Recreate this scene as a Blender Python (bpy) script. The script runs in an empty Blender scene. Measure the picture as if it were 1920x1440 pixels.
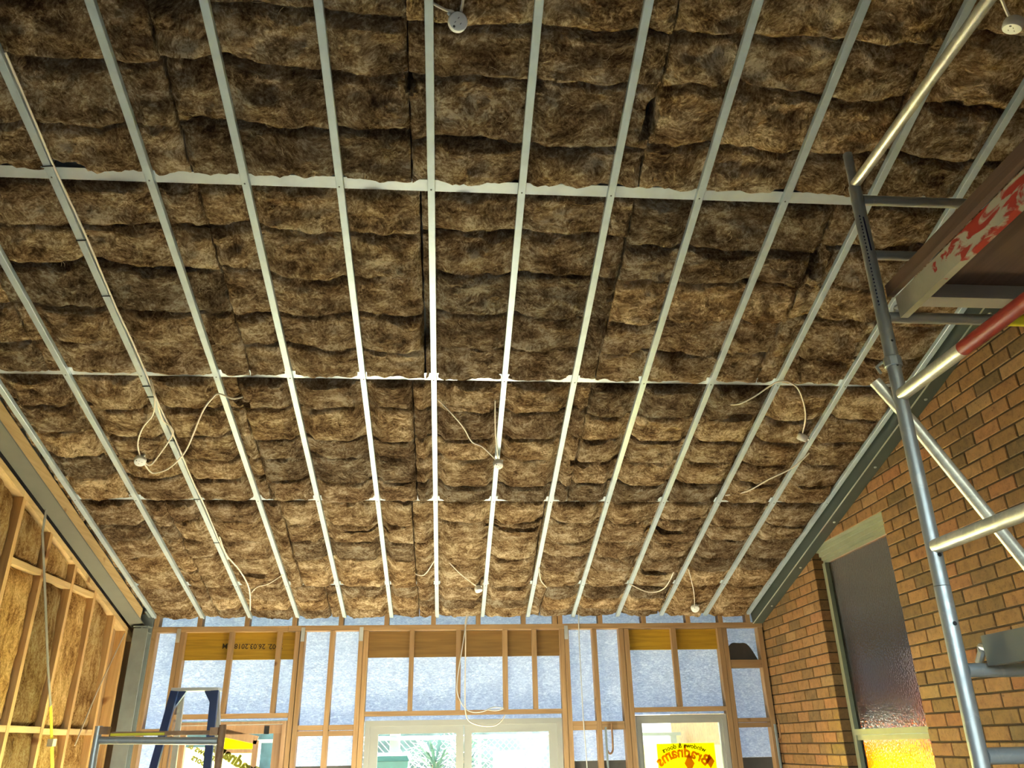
import bpy, math, random
from mathutils import Vector, Matrix, noise
random.seed(7)
scene = bpy.context.scene
COL = scene.collection
R = math.radians

# ------------------------------------------------------------------ camera
F_PX = 1488.34
PITCH, YAW, ROLL = R(24.458), R(4.682), R(-1.082)
CAM = Vector((0.12, -8.09, 1.85))
fw = Vector((math.sin(YAW)*math.cos(PITCH), math.cos(YAW)*math.cos(PITCH), math.sin(PITCH)))
r0 = Vector((math.cos(YAW), -math.sin(YAW), 0)); u0 = r0.cross(fw)
rt = math.cos(ROLL)*r0 + math.sin(ROLL)*u0
up = -math.sin(ROLL)*r0 + math.cos(ROLL)*u0
cd = bpy.data.cameras.new('camera'); cam = bpy.data.objects.new('camera', cd); COL.objects.link(cam)
cd.sensor_fit = 'HORIZONTAL'; cd.sensor_width = 36.0; cd.lens = F_PX*36/1920; cd.clip_start = 0.05
m = Matrix((rt, up, -fw)).transposed().to_4x4(); m.translation = CAM; cam.matrix_world = m
scene.camera = cam

# ------------------------------------------------------------------ world, sun, exposure
world = bpy.data.worlds.new('sky'); scene.world = world; world.use_nodes = True
wn = world.node_tree; wn.nodes.clear()
wo = wn.nodes.new('ShaderNodeOutputWorld'); wb = wn.nodes.new('ShaderNodeBackground')
sky = wn.nodes.new('ShaderNodeTexSky'); sky.sky_type = 'NISHITA'; sky.sun_disc = False
sky.sun_elevation = R(39); sky.sun_rotation = R(20); sky.air_density = 1.3; sky.dust_density = 3.0; sky.ozone_density = 1.0
wn.links.new(sky.outputs[0], wb.inputs[0]); wb.inputs[1].default_value = 0.55
wn.links.new(wb.outputs[0], wo.inputs[0])
sd = bpy.data.lights.new('sun', 'SUN'); sd.energy = 95.0; sd.angle = R(0.6); sd.color = (1.0, 0.96, 0.89)
sun = bpy.data.objects.new('sun', sd); COL.objects.link(sun)
SUN_DIR = Vector((-0.22, -0.75, -0.63)).normalized()       # travels into the room through the glazed wall
sun.rotation_euler = SUN_DIR.to_track_quat('-Z', 'Y').to_euler()
def portal(name, loc, rot, sx, sy):
    l = bpy.data.lights.new(name, 'AREA'); l.shape = 'RECTANGLE'; l.size = sx; l.size_y = sy
    l.cycles.is_portal = True
    o = bpy.data.objects.new(name, l); COL.objects.link(o); o.location = loc; o.rotation_euler = rot
vs = scene.view_settings
vs.view_transform = 'Standard'; vs.look = 'None'; vs.gamma = 1.0; vs.use_curve_mapping = False
vs.exposure = 2.0
cy = scene.cycles
cy.use_adaptive_sampling = True; cy.adaptive_threshold = 0.06
cy.max_bounces = 8; cy.diffuse_bounces = 5; cy.glossy_bounces = 4; cy.transmission_bounces = 8; cy.transparent_max_bounces = 12
cy.caustics_reflective = False; cy.caustics_refractive = False; cy.sample_clamp_indirect = 8.0; cy.blur_glossy = 1.0
cy.use_denoising = True

# ------------------------------------------------------------------ ceiling frame of reference
S = R(15.339); CS, SN = math.cos(S), math.sin(S); ZW = 3.013
def CP(x, u, n=0.0):
    """point of the sloping ceiling: x across the room, u up the slope from the far wall, n up from the batten faces"""
    return Vector((x, -u*CS + n*SN, ZW + u*SN + n*CS))
def ceil_z(y): return ZW - math.tan(S)*y
ROWS = [0.687 + 1.465*i for i in range(7)]
BAT = 0.45

# ------------------------------------------------------------------ materials
def mat(name):
    m = bpy.data.materials.new(name); m.use_nodes = True
    nt = m.node_tree; b = nt.nodes['Principled BSDF']
    return m, nt, b
def N(nt, t, **kw):
    n = nt.nodes.new(t)
    for k, v in kw.items(): setattr(n, k, v)
    return n
def L(nt, a, b): nt.links.new(a, b)
def ramp(nt, fac, stops):
    r = N(nt, 'ShaderNodeValToRGB'); e = r.color_ramp.elements
    while len(e) < len(stops): e.new(0.5)
    for el, (p, c) in zip(e, stops): el.position = p; el.color = (*c, 1)
    L(nt, fac, r.inputs[0]); return r.outputs[0]
def noisetex(nt, scale, detail=4, dist=0.0, stretch=(1,1,1), rough=0.55, coord='Object', off=None):
    tc = N(nt, 'ShaderNodeTexCoord'); mp = N(nt, 'ShaderNodeMapping'); mp.inputs['Scale'].default_value = stretch
    if coord == 'World':
        g = N(nt, 'ShaderNodeNewGeometry'); L(nt, g.outputs['Position'], mp.inputs[0])
    else: L(nt, tc.outputs[coord], mp.inputs[0])
    if off is not None: L(nt, off, mp.inputs['Location'])
    n = N(nt, 'ShaderNodeTexNoise'); n.inputs['Scale'].default_value = scale; n.inputs['Detail'].default_value = detail
    n.inputs['Roughness'].default_value = rough; n.inputs['Distortion'].default_value = dist
    L(nt, mp.outputs[0], n.inputs['Vector']); return n.outputs[0]
def mixc(nt, fac, a, b, mode='MIX'):
    n = N(nt, 'ShaderNodeMix', data_type='RGBA', blend_type=mode)
    if isinstance(fac, (int, float)): n.inputs[0].default_value = fac
    else: L(nt, fac, n.inputs[0])
    for i, v in ((6, a), (7, b)):
        if isinstance(v, tuple): n.inputs[i].default_value = (*v, 1)
        else: L(nt, v, n.inputs[i])
    return n.outputs[2]
def bump(nt, b, h, strength=0.3, dist=0.01):
    n = N(nt, 'ShaderNodeBump'); n.inputs['Strength'].default_value = strength; n.inputs['Distance'].default_value = dist
    L(nt, h, n.inputs['Height']); L(nt, n.outputs[0], b.inputs['Normal'])
def addm(nt, a, b, op='ADD'):
    n = N(nt, 'ShaderNodeMath', operation=op)
    for i, v in enumerate((a, b)):
        if isinstance(v, (int, float)): n.inputs[i].default_value = v
        else: L(nt, v, n.inputs[i])
    return n.outputs[0]

def wool_mat(name, dark, mid, light, pale, stretch, bstr=0.9):
    m, nt, b = mat(name)
    # fibre direction wanders: warp the coordinates by a slow noise before reading the streaks
    g = N(nt, 'ShaderNodeNewGeometry')
    wn_ = N(nt, 'ShaderNodeTexNoise'); wn_.inputs['Scale'].default_value = 3.2; wn_.inputs['Detail'].default_value = 3
    L(nt, g.outputs['Position'], wn_.inputs['Vector'])
    vm = N(nt, 'ShaderNodeVectorMath', operation='SCALE'); vm.inputs['Scale'].default_value = 0.22
    L(nt, wn_.outputs['Color'], vm.inputs[0])
    va = N(nt, 'ShaderNodeVectorMath', operation='ADD'); L(nt, g.outputs['Position'], va.inputs[0]); L(nt, vm.outputs[0], va.inputs[1])
    def tex(scale, detail, rough, st, src, ridged=False):
        mp = N(nt, 'ShaderNodeMapping'); mp.inputs['Scale'].default_value = st; L(nt, src, mp.inputs[0])
        n = N(nt, 'ShaderNodeTexNoise'); n.inputs['Scale'].default_value = scale; n.inputs['Detail'].default_value = detail
        n.inputs['Roughness'].default_value = rough
        if ridged: n.noise_type = 'RIDGED_MULTIFRACTAL'; n.normalize = True
        L(nt, mp.outputs[0], n.inputs['Vector']); return n.outputs[0]
    big = tex(4.2, 4, 0.6, (1, 1, 1), g.outputs['Position'])
    blot = tex(12.0, 6, 0.70, stretch, va.outputs[0])
    fib = tex(58.0, 5, 0.78, (1, 1, 1), va.outputs[0])
    s = addm(nt, addm(nt, addm(nt, big, 0.26, 'MULTIPLY'), addm(nt, blot, 0.37, 'MULTIPLY')), addm(nt, fib, 0.37, 'MULTIPLY'))
    c = ramp(nt, s, [(0.41, dark), (0.468, mid), (0.52, light), (0.575, pale)])
    oi = N(nt, 'ShaderNodeObjectInfo')
    v = ramp(nt, oi.outputs['Random'], [(0.0, (0.58, 0.59, 0.62)), (0.3, (0.84, 0.81, 0.80)), (0.7, (1.0, 0.98, 0.94)), (1.0, (1.18, 1.10, 0.96))])
    c = mixc(nt, 1.0, c, v, 'MULTIPLY')
    L(nt, c, b.inputs['Base Color']); b.inputs['Roughness'].default_value = 1.0; b.inputs['Specular IOR Level'].default_value = 0.05
    h = addm(nt, addm(nt, blot, 0.6, 'MULTIPLY'), addm(nt, fib, 0.4, 'MULTIPLY'))
    bump(nt, b, h, bstr, 0.14)
    return m
M = {}
M['wool'] = wool_mat('ceiling_wool', (0.085, 0.045, 0.020), (0.255, 0.160, 0.085), (0.46, 0.325, 0.19), (0.80, 0.67, 0.49), (0.8, 1.15, 1.0))
M['wool_wall'] = wool_mat('wall_wool', (0.22, 0.10, 0.03), (0.48, 0.27, 0.095), (0.68, 0.43, 0.17), (0.86, 0.64, 0.32), (1, 1.4, 0.5), 0.8)

M['fibre'] = None
def timber_mat(name, a, b2, axis=2, knots=True):
    m, nt, b = mat(name)
    st = [14, 14, 14]; st[axis] = 0.8
    g = noisetex(nt, 3.0, 5, 0.6, stretch=tuple(st), coord='World')
    c = ramp(nt, g, [(0.3, a), (0.7, b2)])
    oi = N(nt, 'ShaderNodeObjectInfo')
    v = ramp(nt, oi.outputs['Random'], [(0, (0.82, 0.8, 0.78)), (1, (1.12, 1.1, 1.06))])
    c = mixc(nt, 1.0, c, v, 'MULTIPLY')
    if knots:
        k = noisetex(nt, 5.5, 1, 0, coord='World')
        kk = ramp(nt, k, [(0.70, (1, 1, 1)), (0.76, (0.45, 0.32, 0.22))])
        c = mixc(nt, 1.0, c, kk, 'MULTIPLY')
    L(nt, c, b.inputs['Base Color']); b.inputs['Roughness'].default_value = 0.65
    bump(nt, b, g, 0.12, 0.004)
    return m
M['pine_v'] = timber_mat('pine_vertical', (0.31, 0.185, 0.088), (0.44, 0.28, 0.145), 2)
M['pine_h'] = timber_mat('pine_horizontal', (0.31, 0.185, 0.088), (0.44, 0.28, 0.145), 0)
M['pine_y'] = timber_mat('pine_along', (0.56, 0.37, 0.16), (0.72, 0.52, 0.26), 1)
M['pine_warm'] = timber_mat('pine_warm', (0.50, 0.29, 0.11), (0.66, 0.42, 0.18), 2)
M['lvl_yellow'] = timber_mat('lvl_yellow', (0.30, 0.17, 0.008), (0.46, 0.27, 0.014), 0, False)
M['lvl_brown'] = timber_mat('lvl_brown', (0.21, 0.115, 0.03), (0.29, 0.165, 0.046), 0, False)
M['door_timber'] = timber_mat('door_timber', (0.33, 0.20, 0.12), (0.45, 0.29, 0.18), 2, False)
M['ply_dark'] = timber_mat('ply_dark', (0.10, 0.055, 0.035), (0.16, 0.09, 0.055), 1, False)

def simple(name, col, rough=0.5, metal=0.0, var=0.12, scale=6.0, bst=0.0, spec=0.5):
    m, nt, b = mat(name)
    n = noisetex(nt, scale, 5, 0.3, coord='World')
    lo = tuple(max(0, c*(1-var)) for c in col); hi = tuple(min(1, c*(1+var)) for c in col)
    L(nt, ramp(nt, n, [(0.3, lo), (0.7, hi)]), b.inputs['Base Color'])
    b.inputs['Roughness'].default_value = rough; b.inputs['Metallic'].default_value = metal
    b.inputs['Specular IOR Level'].default_value = spec
    if bst: bump(nt, b, n, bst, 0.004)
    return m
M['fibre'] = simple('pale_fibre', (0.66, 0.50, 0.30), 0.9)
M['batten'] = simple('galvanised_batten', (0.47, 0.55, 0.60), 0.40, 0.3, 0.08, 12)
M['purlin'] = simple('galvanised_purlin', (0.56, 0.62, 0.66), 0.35, 0.35, 0.08, 9)
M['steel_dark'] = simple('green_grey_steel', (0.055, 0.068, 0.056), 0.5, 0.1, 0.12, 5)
M['steel_lip'] = simple('pale_steel_lip', (0.52, 0.55, 0.50), 0.4, 0.4, 0.1, 8)
M['steel_grey'] = simple('grey_painted_steel', (0.165, 0.165, 0.138), 0.55, 0.0, 0.08, 4)
M['steel_post'] = simple('primed_steel_post', (0.27, 0.31, 0.315), 0.42, 0.25, 0.14, 6)
M['screw'] = simple('screw', (0.16, 0.16, 0.16), 0.4, 0.6)
M['tie'] = simple('black_nylon', (0.015, 0.015, 0.015), 0.5)
M['cable'] = simple('white_cable', (0.78, 0.70, 0.60), 0.5, 0, 0.05)
M['cable_grey'] = simple('grey_cable', (0.55, 0.55, 0.55), 0.5, 0, 0.05)
M['white_plastic'] = simple('white_plastic', (0.92, 0.92, 0.90), 0.3, 0, 0.03)
M['alu_white'] = simple('white_aluminium', (0.32, 0.325, 0.31), 0.4, 0.0, 0.04)
M['green_frame'] = simple('pale_green_frame', (0.30, 0.315, 0.21), 0.45, 0, 0.08)
M['blue_fibre'] = simple('blue_fibreglass', (0.012, 0.035, 0.13), 0.35, 0, 0.1)
M['alu'] = simple('plain_aluminium', (0.55, 0.56, 0.55), 0.35, 0.7, 0.1)
M['dark_gap'] = simple('dark_board', (0.10, 0.095, 0.09), 0.8)
M['roof_sheet'] = simple('roof_foil', (0.22, 0.22, 0.22), 0.6)
M['yellow_strap'] = simple('yellow_webbing', (0.85, 0.72, 0.02), 0.7, 0, 0.05)
M['grey_strap'] = simple('grey_webbing', (0.30, 0.28, 0.24), 0.7, 0, 0.1)
M['rope'] = simple('pale_cord', (0.42, 0.33, 0.24), 0.8)
M['orange'] = simple('orange_plastic', (0.85, 0.16, 0.02), 0.5)
M['yellow_paint'] = simple('yellow_paint', (0.78, 0.68, 0.03), 0.5)
M['print'] = simple('dark_print', (0.06, 0.035, 0.012), 0.8)
M['print_blue'] = simple('navy_print', (0.01, 0.012, 0.05), 0.6)
M['rust'] = simple('rusty_steel', (0.30, 0.17, 0.09), 0.7, 0.2, 0.5, 9)
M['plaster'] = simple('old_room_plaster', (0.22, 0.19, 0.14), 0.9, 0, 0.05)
M['curtain'] = simple('orange_curtain', (0.9, 0.34, 0.01), 0.8)
M['door_white'] = simple('pale_door', (0.75, 0.74, 0.70), 0.6, 0, 0.03)
M['pale_matt'] = simple('pale_matt_sheet', (0.7, 0.7, 0.68), 0.8)

def scaf_mat(name, col, wear, wearpos=(0.55, 0.68)):
    m, nt, b = mat(name)
    n = noisetex(nt, 16, 6, 0.6, coord='World', rough=0.7)
    L(nt, ramp(nt, n, [(wearpos[0], col), (wearpos[1], wear)]), b.inputs['Base Color'])
    n2 = noisetex(nt, 40, 4, 0, coord='World')
    L(nt, ramp(nt, n2, [(0.3, (0.28,)*3), (0.7, (0.46,)*3)]), b.inputs['Roughness'])
    b.inputs['Metallic'].default_value = 0.55
    bump(nt, b, n, 0.15, 0.003)
    return m
M['scaf'] = scaf_mat('scaffold_aluminium', (0.40, 0.42, 0.41), (0.52, 0.52, 0.48))
M['scaf_weld'] = scaf_mat('galvanised_tube', (0.62, 0.59, 0.48), (0.78, 0.74, 0.60), (0.45, 0.6))
M['red_worn'] = scaf_mat('worn_red_paint', (0.33, 0.035, 0.022), (0.45, 0.16, 0.12), (0.6, 0.72)); M['red_worn'].node_tree.nodes['Principled BSDF'].inputs['Metallic'].default_value = 0.0

def plank_side():
    m, nt, b = mat('plank_side_beam')
    n = noisetex(nt, 7, 5, 0.5, coord='World')
    base = ramp(nt, n, [(0.3, (0.40, 0.37, 0.28)), (0.7, (0.50, 0.46, 0.36))])
    g = N(nt, 'ShaderNodeNewGeometry'); sep = N(nt, 'ShaderNodeSeparateXYZ'); L(nt, g.outputs['Position'], sep.inputs[0])
    # a worn red painted end marking: a stretch of the beam, ragged by noise
    a = addm(nt, sep.outputs[1], addm(nt, noisetex(nt, 11, 4, 0.4, coord='World'), 0.55, 'MULTIPLY'))
    w = N(nt, 'ShaderNodeMapRange'); w.inputs[1].default_value = -5.66; w.inputs[2].default_value = -5.68
    L(nt, a, w.inputs[0])
    w2 = ramp(nt, noisetex(nt, 13, 5, 1.0, coord='World', stretch=(1, 0.5, 1.4)), [(0.43, (0, 0, 0)), (0.49, (1, 1, 1))])
    w3 = addm(nt, w.outputs[0], w2, 'MULTIPLY')
    c = mixc(nt, w3, base, (0.42, 0.035, 0.02))
    L(nt, c, b.inputs['Base Color']); b.inputs['Roughness'].default_value = 0.55; b.inputs['Metallic'].default_value = 0.1
    return m
M['plank_side'] = plank_side()

def brick_mat(name, island):
    m, nt, b = mat(name)
    if island: rnd = N(nt, 'ShaderNodeNewGeometry').outputs['Random Per Island']
    else: rnd = N(nt, 'ShaderNodeObjectInfo').outputs['Random']
    base = ramp(nt, rnd, [(0.0, (0.16, 0.098, 0.036)), (0.2, (0.225, 0.122, 0.042)), (0.45, (0.275, 0.146, 0.050)), (0.7, (0.31, 0.150, 0.052)), (0.86, (0.33, 0.195, 0.078)), (1.0, (0.32, 0.125, 0.046))])
    n = noisetex(nt, 18, 6, 0.3, coord='World', rough=0.7)
    mott = ramp(nt, n, [(0.3, (0.62, 0.60, 0.58)), (0.5, (0.98, 0.98, 0.98)), (0.72, (1.25, 1.2, 1.1))])
    c = mixc(nt, 1.0, base, mott, 'MULTIPLY')
    sp = noisetex(nt, 95, 2, 0, coord='World')
    c = mixc(nt, 1.0, c, ramp(nt, sp, [(0.27, (0.4, 0.36, 0.32)), (0.36, (1, 1, 1))]), 'MULTIPLY')
    L(nt, c, b.inputs['Base Color']); b.inputs['Roughness'].default_value = 0.75
    bump(nt, b, n, 0.25, 0.006)
    return m
M['brick'] = brick_mat('brick_clay', False); M['brick_far'] = brick_mat('brick_clay_rest', True)
M['mortar'] = simple('brown_mortar', (0.06, 0.038, 0.015), 0.95, 0, 0.25, 14, 0.3)

def sarking():
    m, nt, b = mat('translucent_sarking'); nt.nodes.remove(b)
    out = nt.nodes['Material Output']
    n1 = noisetex(nt, 26, 7, 1.0, coord='World', stretch=(0.8, 1, 1.7), rough=0.75)
    n2 = noisetex(nt, 55, 4, 0.8, coord='World', stretch=(0.7, 1, 1.6))
    s = addm(nt, addm(nt, n1, 0.6, 'MULTIPLY'), addm(nt, n2, 0.4, 'MULTIPLY'))
    c = ramp(nt, s, [(0.38, (0.40, 0.475, 0.645)), (0.5, (0.53, 0.605, 0.76)), (0.61, (0.74, 0.80, 0.91))])
    t = N(nt, 'ShaderNodeBsdfTranslucent'); d = N(nt, 'ShaderNodeBsdfDiffuse'); mx = N(nt, 'ShaderNodeMixShader')
    L(nt, c, t.inputs[0]); L(nt, c, d.inputs[0]); mx.inputs[0].default_value = 0.42
    L(nt, d.outputs[0], mx.inputs[1]); L(nt, t.outputs[0], mx.inputs[2]); L(nt, mx.outputs[0], out.inputs[0])
    return m
M['sarking'] = sarking()
def clear_glass(name='clear_glass', tint=(1, 1, 1)):
    m, nt, b = mat(name); nt.nodes.remove(b); out = nt.nodes['Material Output']
    t = N(nt, 'ShaderNodeBsdfTransparent'); t.inputs[0].default_value = (*tint, 1)
    g = N(nt, 'ShaderNodeBsdfGlossy'); g.inputs['Roughness'].default_value = 0.02
    fr = N(nt, 'ShaderNodeFresnel'); fr.inputs[0].default_value = 1.45
    mx = N(nt, 'ShaderNodeMixShader'); L(nt, fr.outputs[0], mx.inputs[0]); L(nt, t.outputs[0], mx.inputs[1]); L(nt, g.outputs[0], mx.inputs[2])
    L(nt, mx.outputs[0], out.inputs[0]); return m
M['glass'] = clear_glass('clear_glass', (0.93, 0.98, 0.97))
def film(name, col, trans=0.5):
    m, nt, b = mat(name); nt.nodes.remove(b); out = nt.nodes['Material Output']
    t = N(nt, 'ShaderNodeBsdfTranslucent'); t.inputs[0].default_value = (*col, 1)
    p = N(nt, 'ShaderNodeBsdfTransparent'); p.inputs[0].default_value = (*col, 1)
    mx = N(nt, 'ShaderNodeMixShader'); mx.inputs[0].default_value = trans
    L(nt, t.outputs[0], mx.inputs[1]); L(nt, p.outputs[0], mx.inputs[2]); L(nt, mx.outputs[0], out.inputs[0]); return m
M['film_yellow'] = film('yellow_film', (0.98, 0.86, 0.02), 0.35)
M['film_orange'] = film('orange_film', (0.30, 0.105, 0.004), 0.05)
M['film_pale'] = film('pale_yellow_film', (0.98, 0.95, 0.55), 0.4)
M['film_print'] = film('film_orange_print', (0.42, 0.125, 0.002), 0.05)
M['film_grey'] = film('film_grey_print', (0.10, 0.085, 0.03), 0.05)
def obscure():
    m, nt, b = mat('obscure_glass')
    b.inputs['Base Color'].default_value = (0.62, 0.63, 0.55, 1); b.inputs['Roughness'].default_value = 0.07
    b.inputs['Transmission Weight'].default_value = 1.0; b.inputs['IOR'].default_value = 1.3
    v = N(nt, 'ShaderNodeTexVoronoi'); v.inputs['Scale'].default_value = 55
    tc = N(nt, 'ShaderNodeTexCoord'); L(nt, tc.outputs['Object'], v.inputs['Vector'])
    bump(nt, b, v.outputs['Distance'], 0.35, 0.004)
    return m
M['obscure'] = obscure()
M['ground'] = simple('yard_lawn', (0.10, 0.13, 0.06), 0.9, 0, 0.1, 2)
M['floorboard'] = simple('yellow_tongue_floor', (0.60, 0.52, 0.38), 0.7, 0, 0.12, 2.5)
M['leaf'] = simple('yard_leaves', (0.05, 0.10, 0.085), 0.6, 0, 0.3, 8)
M['bin_green'] = simple('bin_plastic', (0.015, 0.09, 0.085), 0.5)
M['hedge'] = simple('grey_green_fence', (0.055, 0.085, 0.085), 0.9, 0, 0.5, 3)
M['fence_wire'] = simple('fence_wire', (0.4, 0.42, 0.42), 0.5, 0.5)

# ------------------------------------------------------------------ mesh helpers
OFF = {}
class MB:
    def __init__(s): s.v = []; s.f = []; s.mi = []
    def add(s, verts, faces, mi=0):
        b = len(s.v); s.v += [Vector(p) for p in verts]; s.f += [tuple(b+i for i in f) for f in faces]; s.mi += [mi]*len(faces); return s
    def box(s, x0, x1, y0, y1, z0, z1, fn=None, mi=0):
        P = [(x, y, z) for z in (z0, z1) for y in (y0, y1) for x in (x0, x1)]
        if fn: P = [fn(*p) for p in P]
        return s.add(P, [(0,2,3,1),(4,5,7,6),(0,1,5,4),(2,6,7,3),(0,4,6,2),(1,3,7,5)], mi)
    def bar(s, a, b, w, h, upv=(0,0,1), mi=0):
        a, b = Vector(a), Vector(b); d = (b-a).normalized(); upv = Vector(upv)
        sd_ = d.cross(upv)
        if sd_.length < 1e-4: sd_ = d.cross(Vector((1,0,0)))
        sd_.normalize(); uu = sd_.cross(d)
        P = [c + sd_*(i*w/2) + uu*(j*h/2) for c in (a, b) for j in (-1, 1) for i in (-1, 1)]
        return s.add(P, [(0,1,3,2),(4,6,7,5),(0,4,5,1),(2,3,7,6),(0,2,6,4),(1,5,7,3)], mi)
    def tube(s, path, r, seg=10, caps=True, mi=0):
        path = [Vector(p) for p in path]; n = len(path); rings = []; pr = None
        for i, p in enumerate(path):
            t = (path[min(i+1, n-1)] - path[max(i-1, 0)]).normalized()
            if pr is None:
                a = t.cross(Vector((0,0,1)));
                if a.length < 0.05: a = t.cross(Vector((1,0,0)))
            else: a = pr - t*pr.dot(t)
            a.normalize(); pr = a; b = t.cross(a)
            rr = r[i] if isinstance(r, (list, tuple)) else r
            rings.append([p + (a*math.cos(2*math.pi*k/seg) + b*math.sin(2*math.pi*k/seg))*rr for k in range(seg)])
        V = [q for ring in rings for q in ring]; Fc = []
        for i in range(n-1):
            for k in range(seg):
                k2 = (k+1) % seg; Fc.append((i*seg+k, i*seg+k2, (i+1)*seg+k2, (i+1)*seg+k))
        if caps: Fc.append(tuple(range(seg-1, -1, -1))); Fc.append(tuple((n-1)*seg+k for k in range(seg)))
        return s.add(V, Fc, mi)
    def lathe(s, origin, axis, prof, seg=20, mi=0):
        o = Vector(origin); ax = Vector(axis).normalized(); a = ax.orthogonal().normalized(); b = ax.cross(a)
        V = []; Fc = []
        for (h, r) in prof:
            for k in range(seg):
                t = 2*math.pi*k/seg; V.append(o + ax*h + (a*math.cos(t)+b*math.sin(t))*r)
        for i in range(len(prof)-1):
            for k in range(seg):
                k2 = (k+1) % seg; Fc.append((i*seg+k, i*seg+k2, (i+1)*seg+k2, (i+1)*seg+k))
        Fc.append(tuple(range(seg-1, -1, -1))); Fc.append(tuple((len(prof)-1)*seg+k for k in range(seg)))
        return s.add(V, Fc, mi)
    def extr(s, sec, a, b, fn, mi=0):
        """closed section (list of (p,q)) swept from a to b; fn(p,q,t) -> point"""
        n = len(sec); V = [fn(p, q, a) for p, q in sec] + [fn(p, q, b) for p, q in sec]
        Fc = [(i, (i+1) % n, n+(i+1) % n, n+i) for i in range(n)] + [tuple(range(n-1, -1, -1)), tuple(range(n, 2*n))]
        return s.add(V, Fc, mi)
    def build(s, name, material, parent=None, smooth=False, kind=None):
        me = bpy.data.meshes.new(name)
        if parent is not None: off = OFF[parent.name]
        else:
            xs = [v.x for v in s.v]; ys = [v.y for v in s.v]; zs = [v.z for v in s.v]
            off = Vector(((min(xs)+max(xs))/2, (min(ys)+max(ys))/2, min(zs)))
        me.from_pydata([tuple(v - off) for v in s.v], [], s.f)
        for mm in (material if isinstance(material, list) else [material]): me.materials.append(M[mm])
        if len(set(s.mi)) > 1: me.polygons.foreach_set('material_index', s.mi)
        if smooth: me.polygons.foreach_set('use_smooth', [True]*len(me.polygons))
        import bmesh
        bm = bmesh.new(); bm.from_mesh(me); bmesh.ops.recalc_face_normals(bm, faces=bm.faces); bm.to_mesh(me); bm.free()
        if smooth:
            try: me.set_sharp_from_angle(angle=R(40))
            except Exception: pass
        o = bpy.data.objects.new(name, me); COL.objects.link(o)
        if parent is not None: o.parent = parent
        else: o.location = off
        OFF[o.name] = off
        if kind: o['kind'] = kind
        return o
def tag(o, label=None, cat=None, group=None, kind=None):
    if label: o['label'] = label
    if cat: o['category'] = cat
    if group: o['group'] = group
    if kind: o['kind'] = kind
    return o
def empty(name, loc=(0, 0, 0), label=None, cat=None, group=None, kind=None):
    o = bpy.data.objects.new(name, None); COL.objects.link(o); o.location = loc; OFF[o.name] = Vector(loc); o.empty_display_size = 0.1
    return tag(o, label, cat, group, kind)
def B(name, material, parent, *dims, **kw):
    return MB().box(*dims).build(name, material, parent, **kw)
def smoothpath(pts, sub=6):
    pts = [Vector(p) for p in pts]; out = []
    for i in range(len(pts)-1):
        p0 = pts[max(i-1, 0)]; p1 = pts[i]; p2 = pts[i+1]; p3 = pts[min(i+2, len(pts)-1)]
        for k in range(sub):
            t = k/sub
            out.append(0.5*((2*p1) + (p2-p0)*t + (2*p0-5*p1+4*p2-p3)*t*t + (3*p1-p0-3*p2+p3)*t**3))
    out.append(pts[-1]); return out
ORD = ['first', 'second', 'third', 'fourth', 'fifth', 'sixth', 'seventh', 'eighth', 'ninth', 'tenth', 'eleventh', 'twelfth', 'thirteenth', 'fourteenth']
def fbm(x, y, z=0.0, o=3): return noise.fractal((x, y, z), 1.0, 2.0, o)

XL, XR = -2.89, 3.28          # inner faces of the left frame and of the brick wall
YB = -9.7                     # rear end of the room
# ------------------------------------------------------------------ room shell
B('floor', 'floorboard', None, -3.1, 3.4, YB, 0.1, -0.06, 0.0, kind='structure')
MB().extr([(-3.2, 0), (3.6, 0), (3.6, 0.02), (-3.2, 0.02)], -0.12, 10.4, lambda p, q, t: CP(p, t, 0.215+q)).build('ceiling', 'roof_sheet', kind='structure')
rear = MB(); zt = ceil_z(YB)+0.15
rear.box(-3.1, -2.6, YB-0.1, YB, 0, zt); rear.box(2.9, 3.4, YB-0.1, YB, 0, zt); rear.box(-2.6, 2.9, YB-0.1, YB, 3.6, zt)
rear.build('wall_back', 'plaster', kind='structure')
portal('rear_opening_portal', (0.15, YB-0.06, 1.8), (R(90), 0, 0), 5.5, 3.6)

# ------------------------------------------------------------------ far timber-framed wall
wf = empty('wall_far', (0, 0, 0), 'timber stud wall frame at the far end, backlit pale blue membrane between the studs', None, kind='structure')
def stud(x0, x1, z0, z1, y0=0.0, y1=0.09, name='stud', m='pine_v'): return B(name, m, wf, x0, x1, y0, y1, z0, z1)
for c in (-2.672, -2.27, -1.825, -1.375, -0.93, -0.49, -0.035, 0.405, 0.852, 1.165, 1.218, 1.62, 2.06, 2.512, 2.846, 3.13):
    stud(c-0.0225, c+0.0225, 2.936, 3.10, name='short_stud')
B('top_plate', 'pine_h', wf, -2.70, -1.43, 0, 0.09, 2.885, 2.935); B('top_plate', 'pine_h', wf, -1.428, 3.27, 0.0, 0.09, 2.889, 2.937)
B('upper_plate', 'pine_h', wf, -2.70, 3.27, 0.0, 0.09, 3.101, 3.135)
for a, b in ((-2.70, -2.655), (-2.472, -2.43), (-2.427, -2.387), (-1.355, -1.312), (-1.304, -1.262), (-1.026, -0.981), (-0.75, -0.706), (-0.702, -0.658),
             (1.206, 1.25), (1.254, 1.297), (1.53, 1.575), (1.797, 1.845), (1.85, 1.898), (2.80, 2.846), (2.85, 2.896), (3.215, 3.265)):
    stud(a, b, 0.0, 2.885)
for a, b in ((-1.978, -1.932), (-1.526, -1.481), (-0.26, -0.216), (0.19, 0.236), (0.642, 0.69), (0.93, 0.976), (2.325, 2.375)):
    stud(a, b, 2.16, 2.885, 0.0, 0.052, 'cripple_stud')
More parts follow.
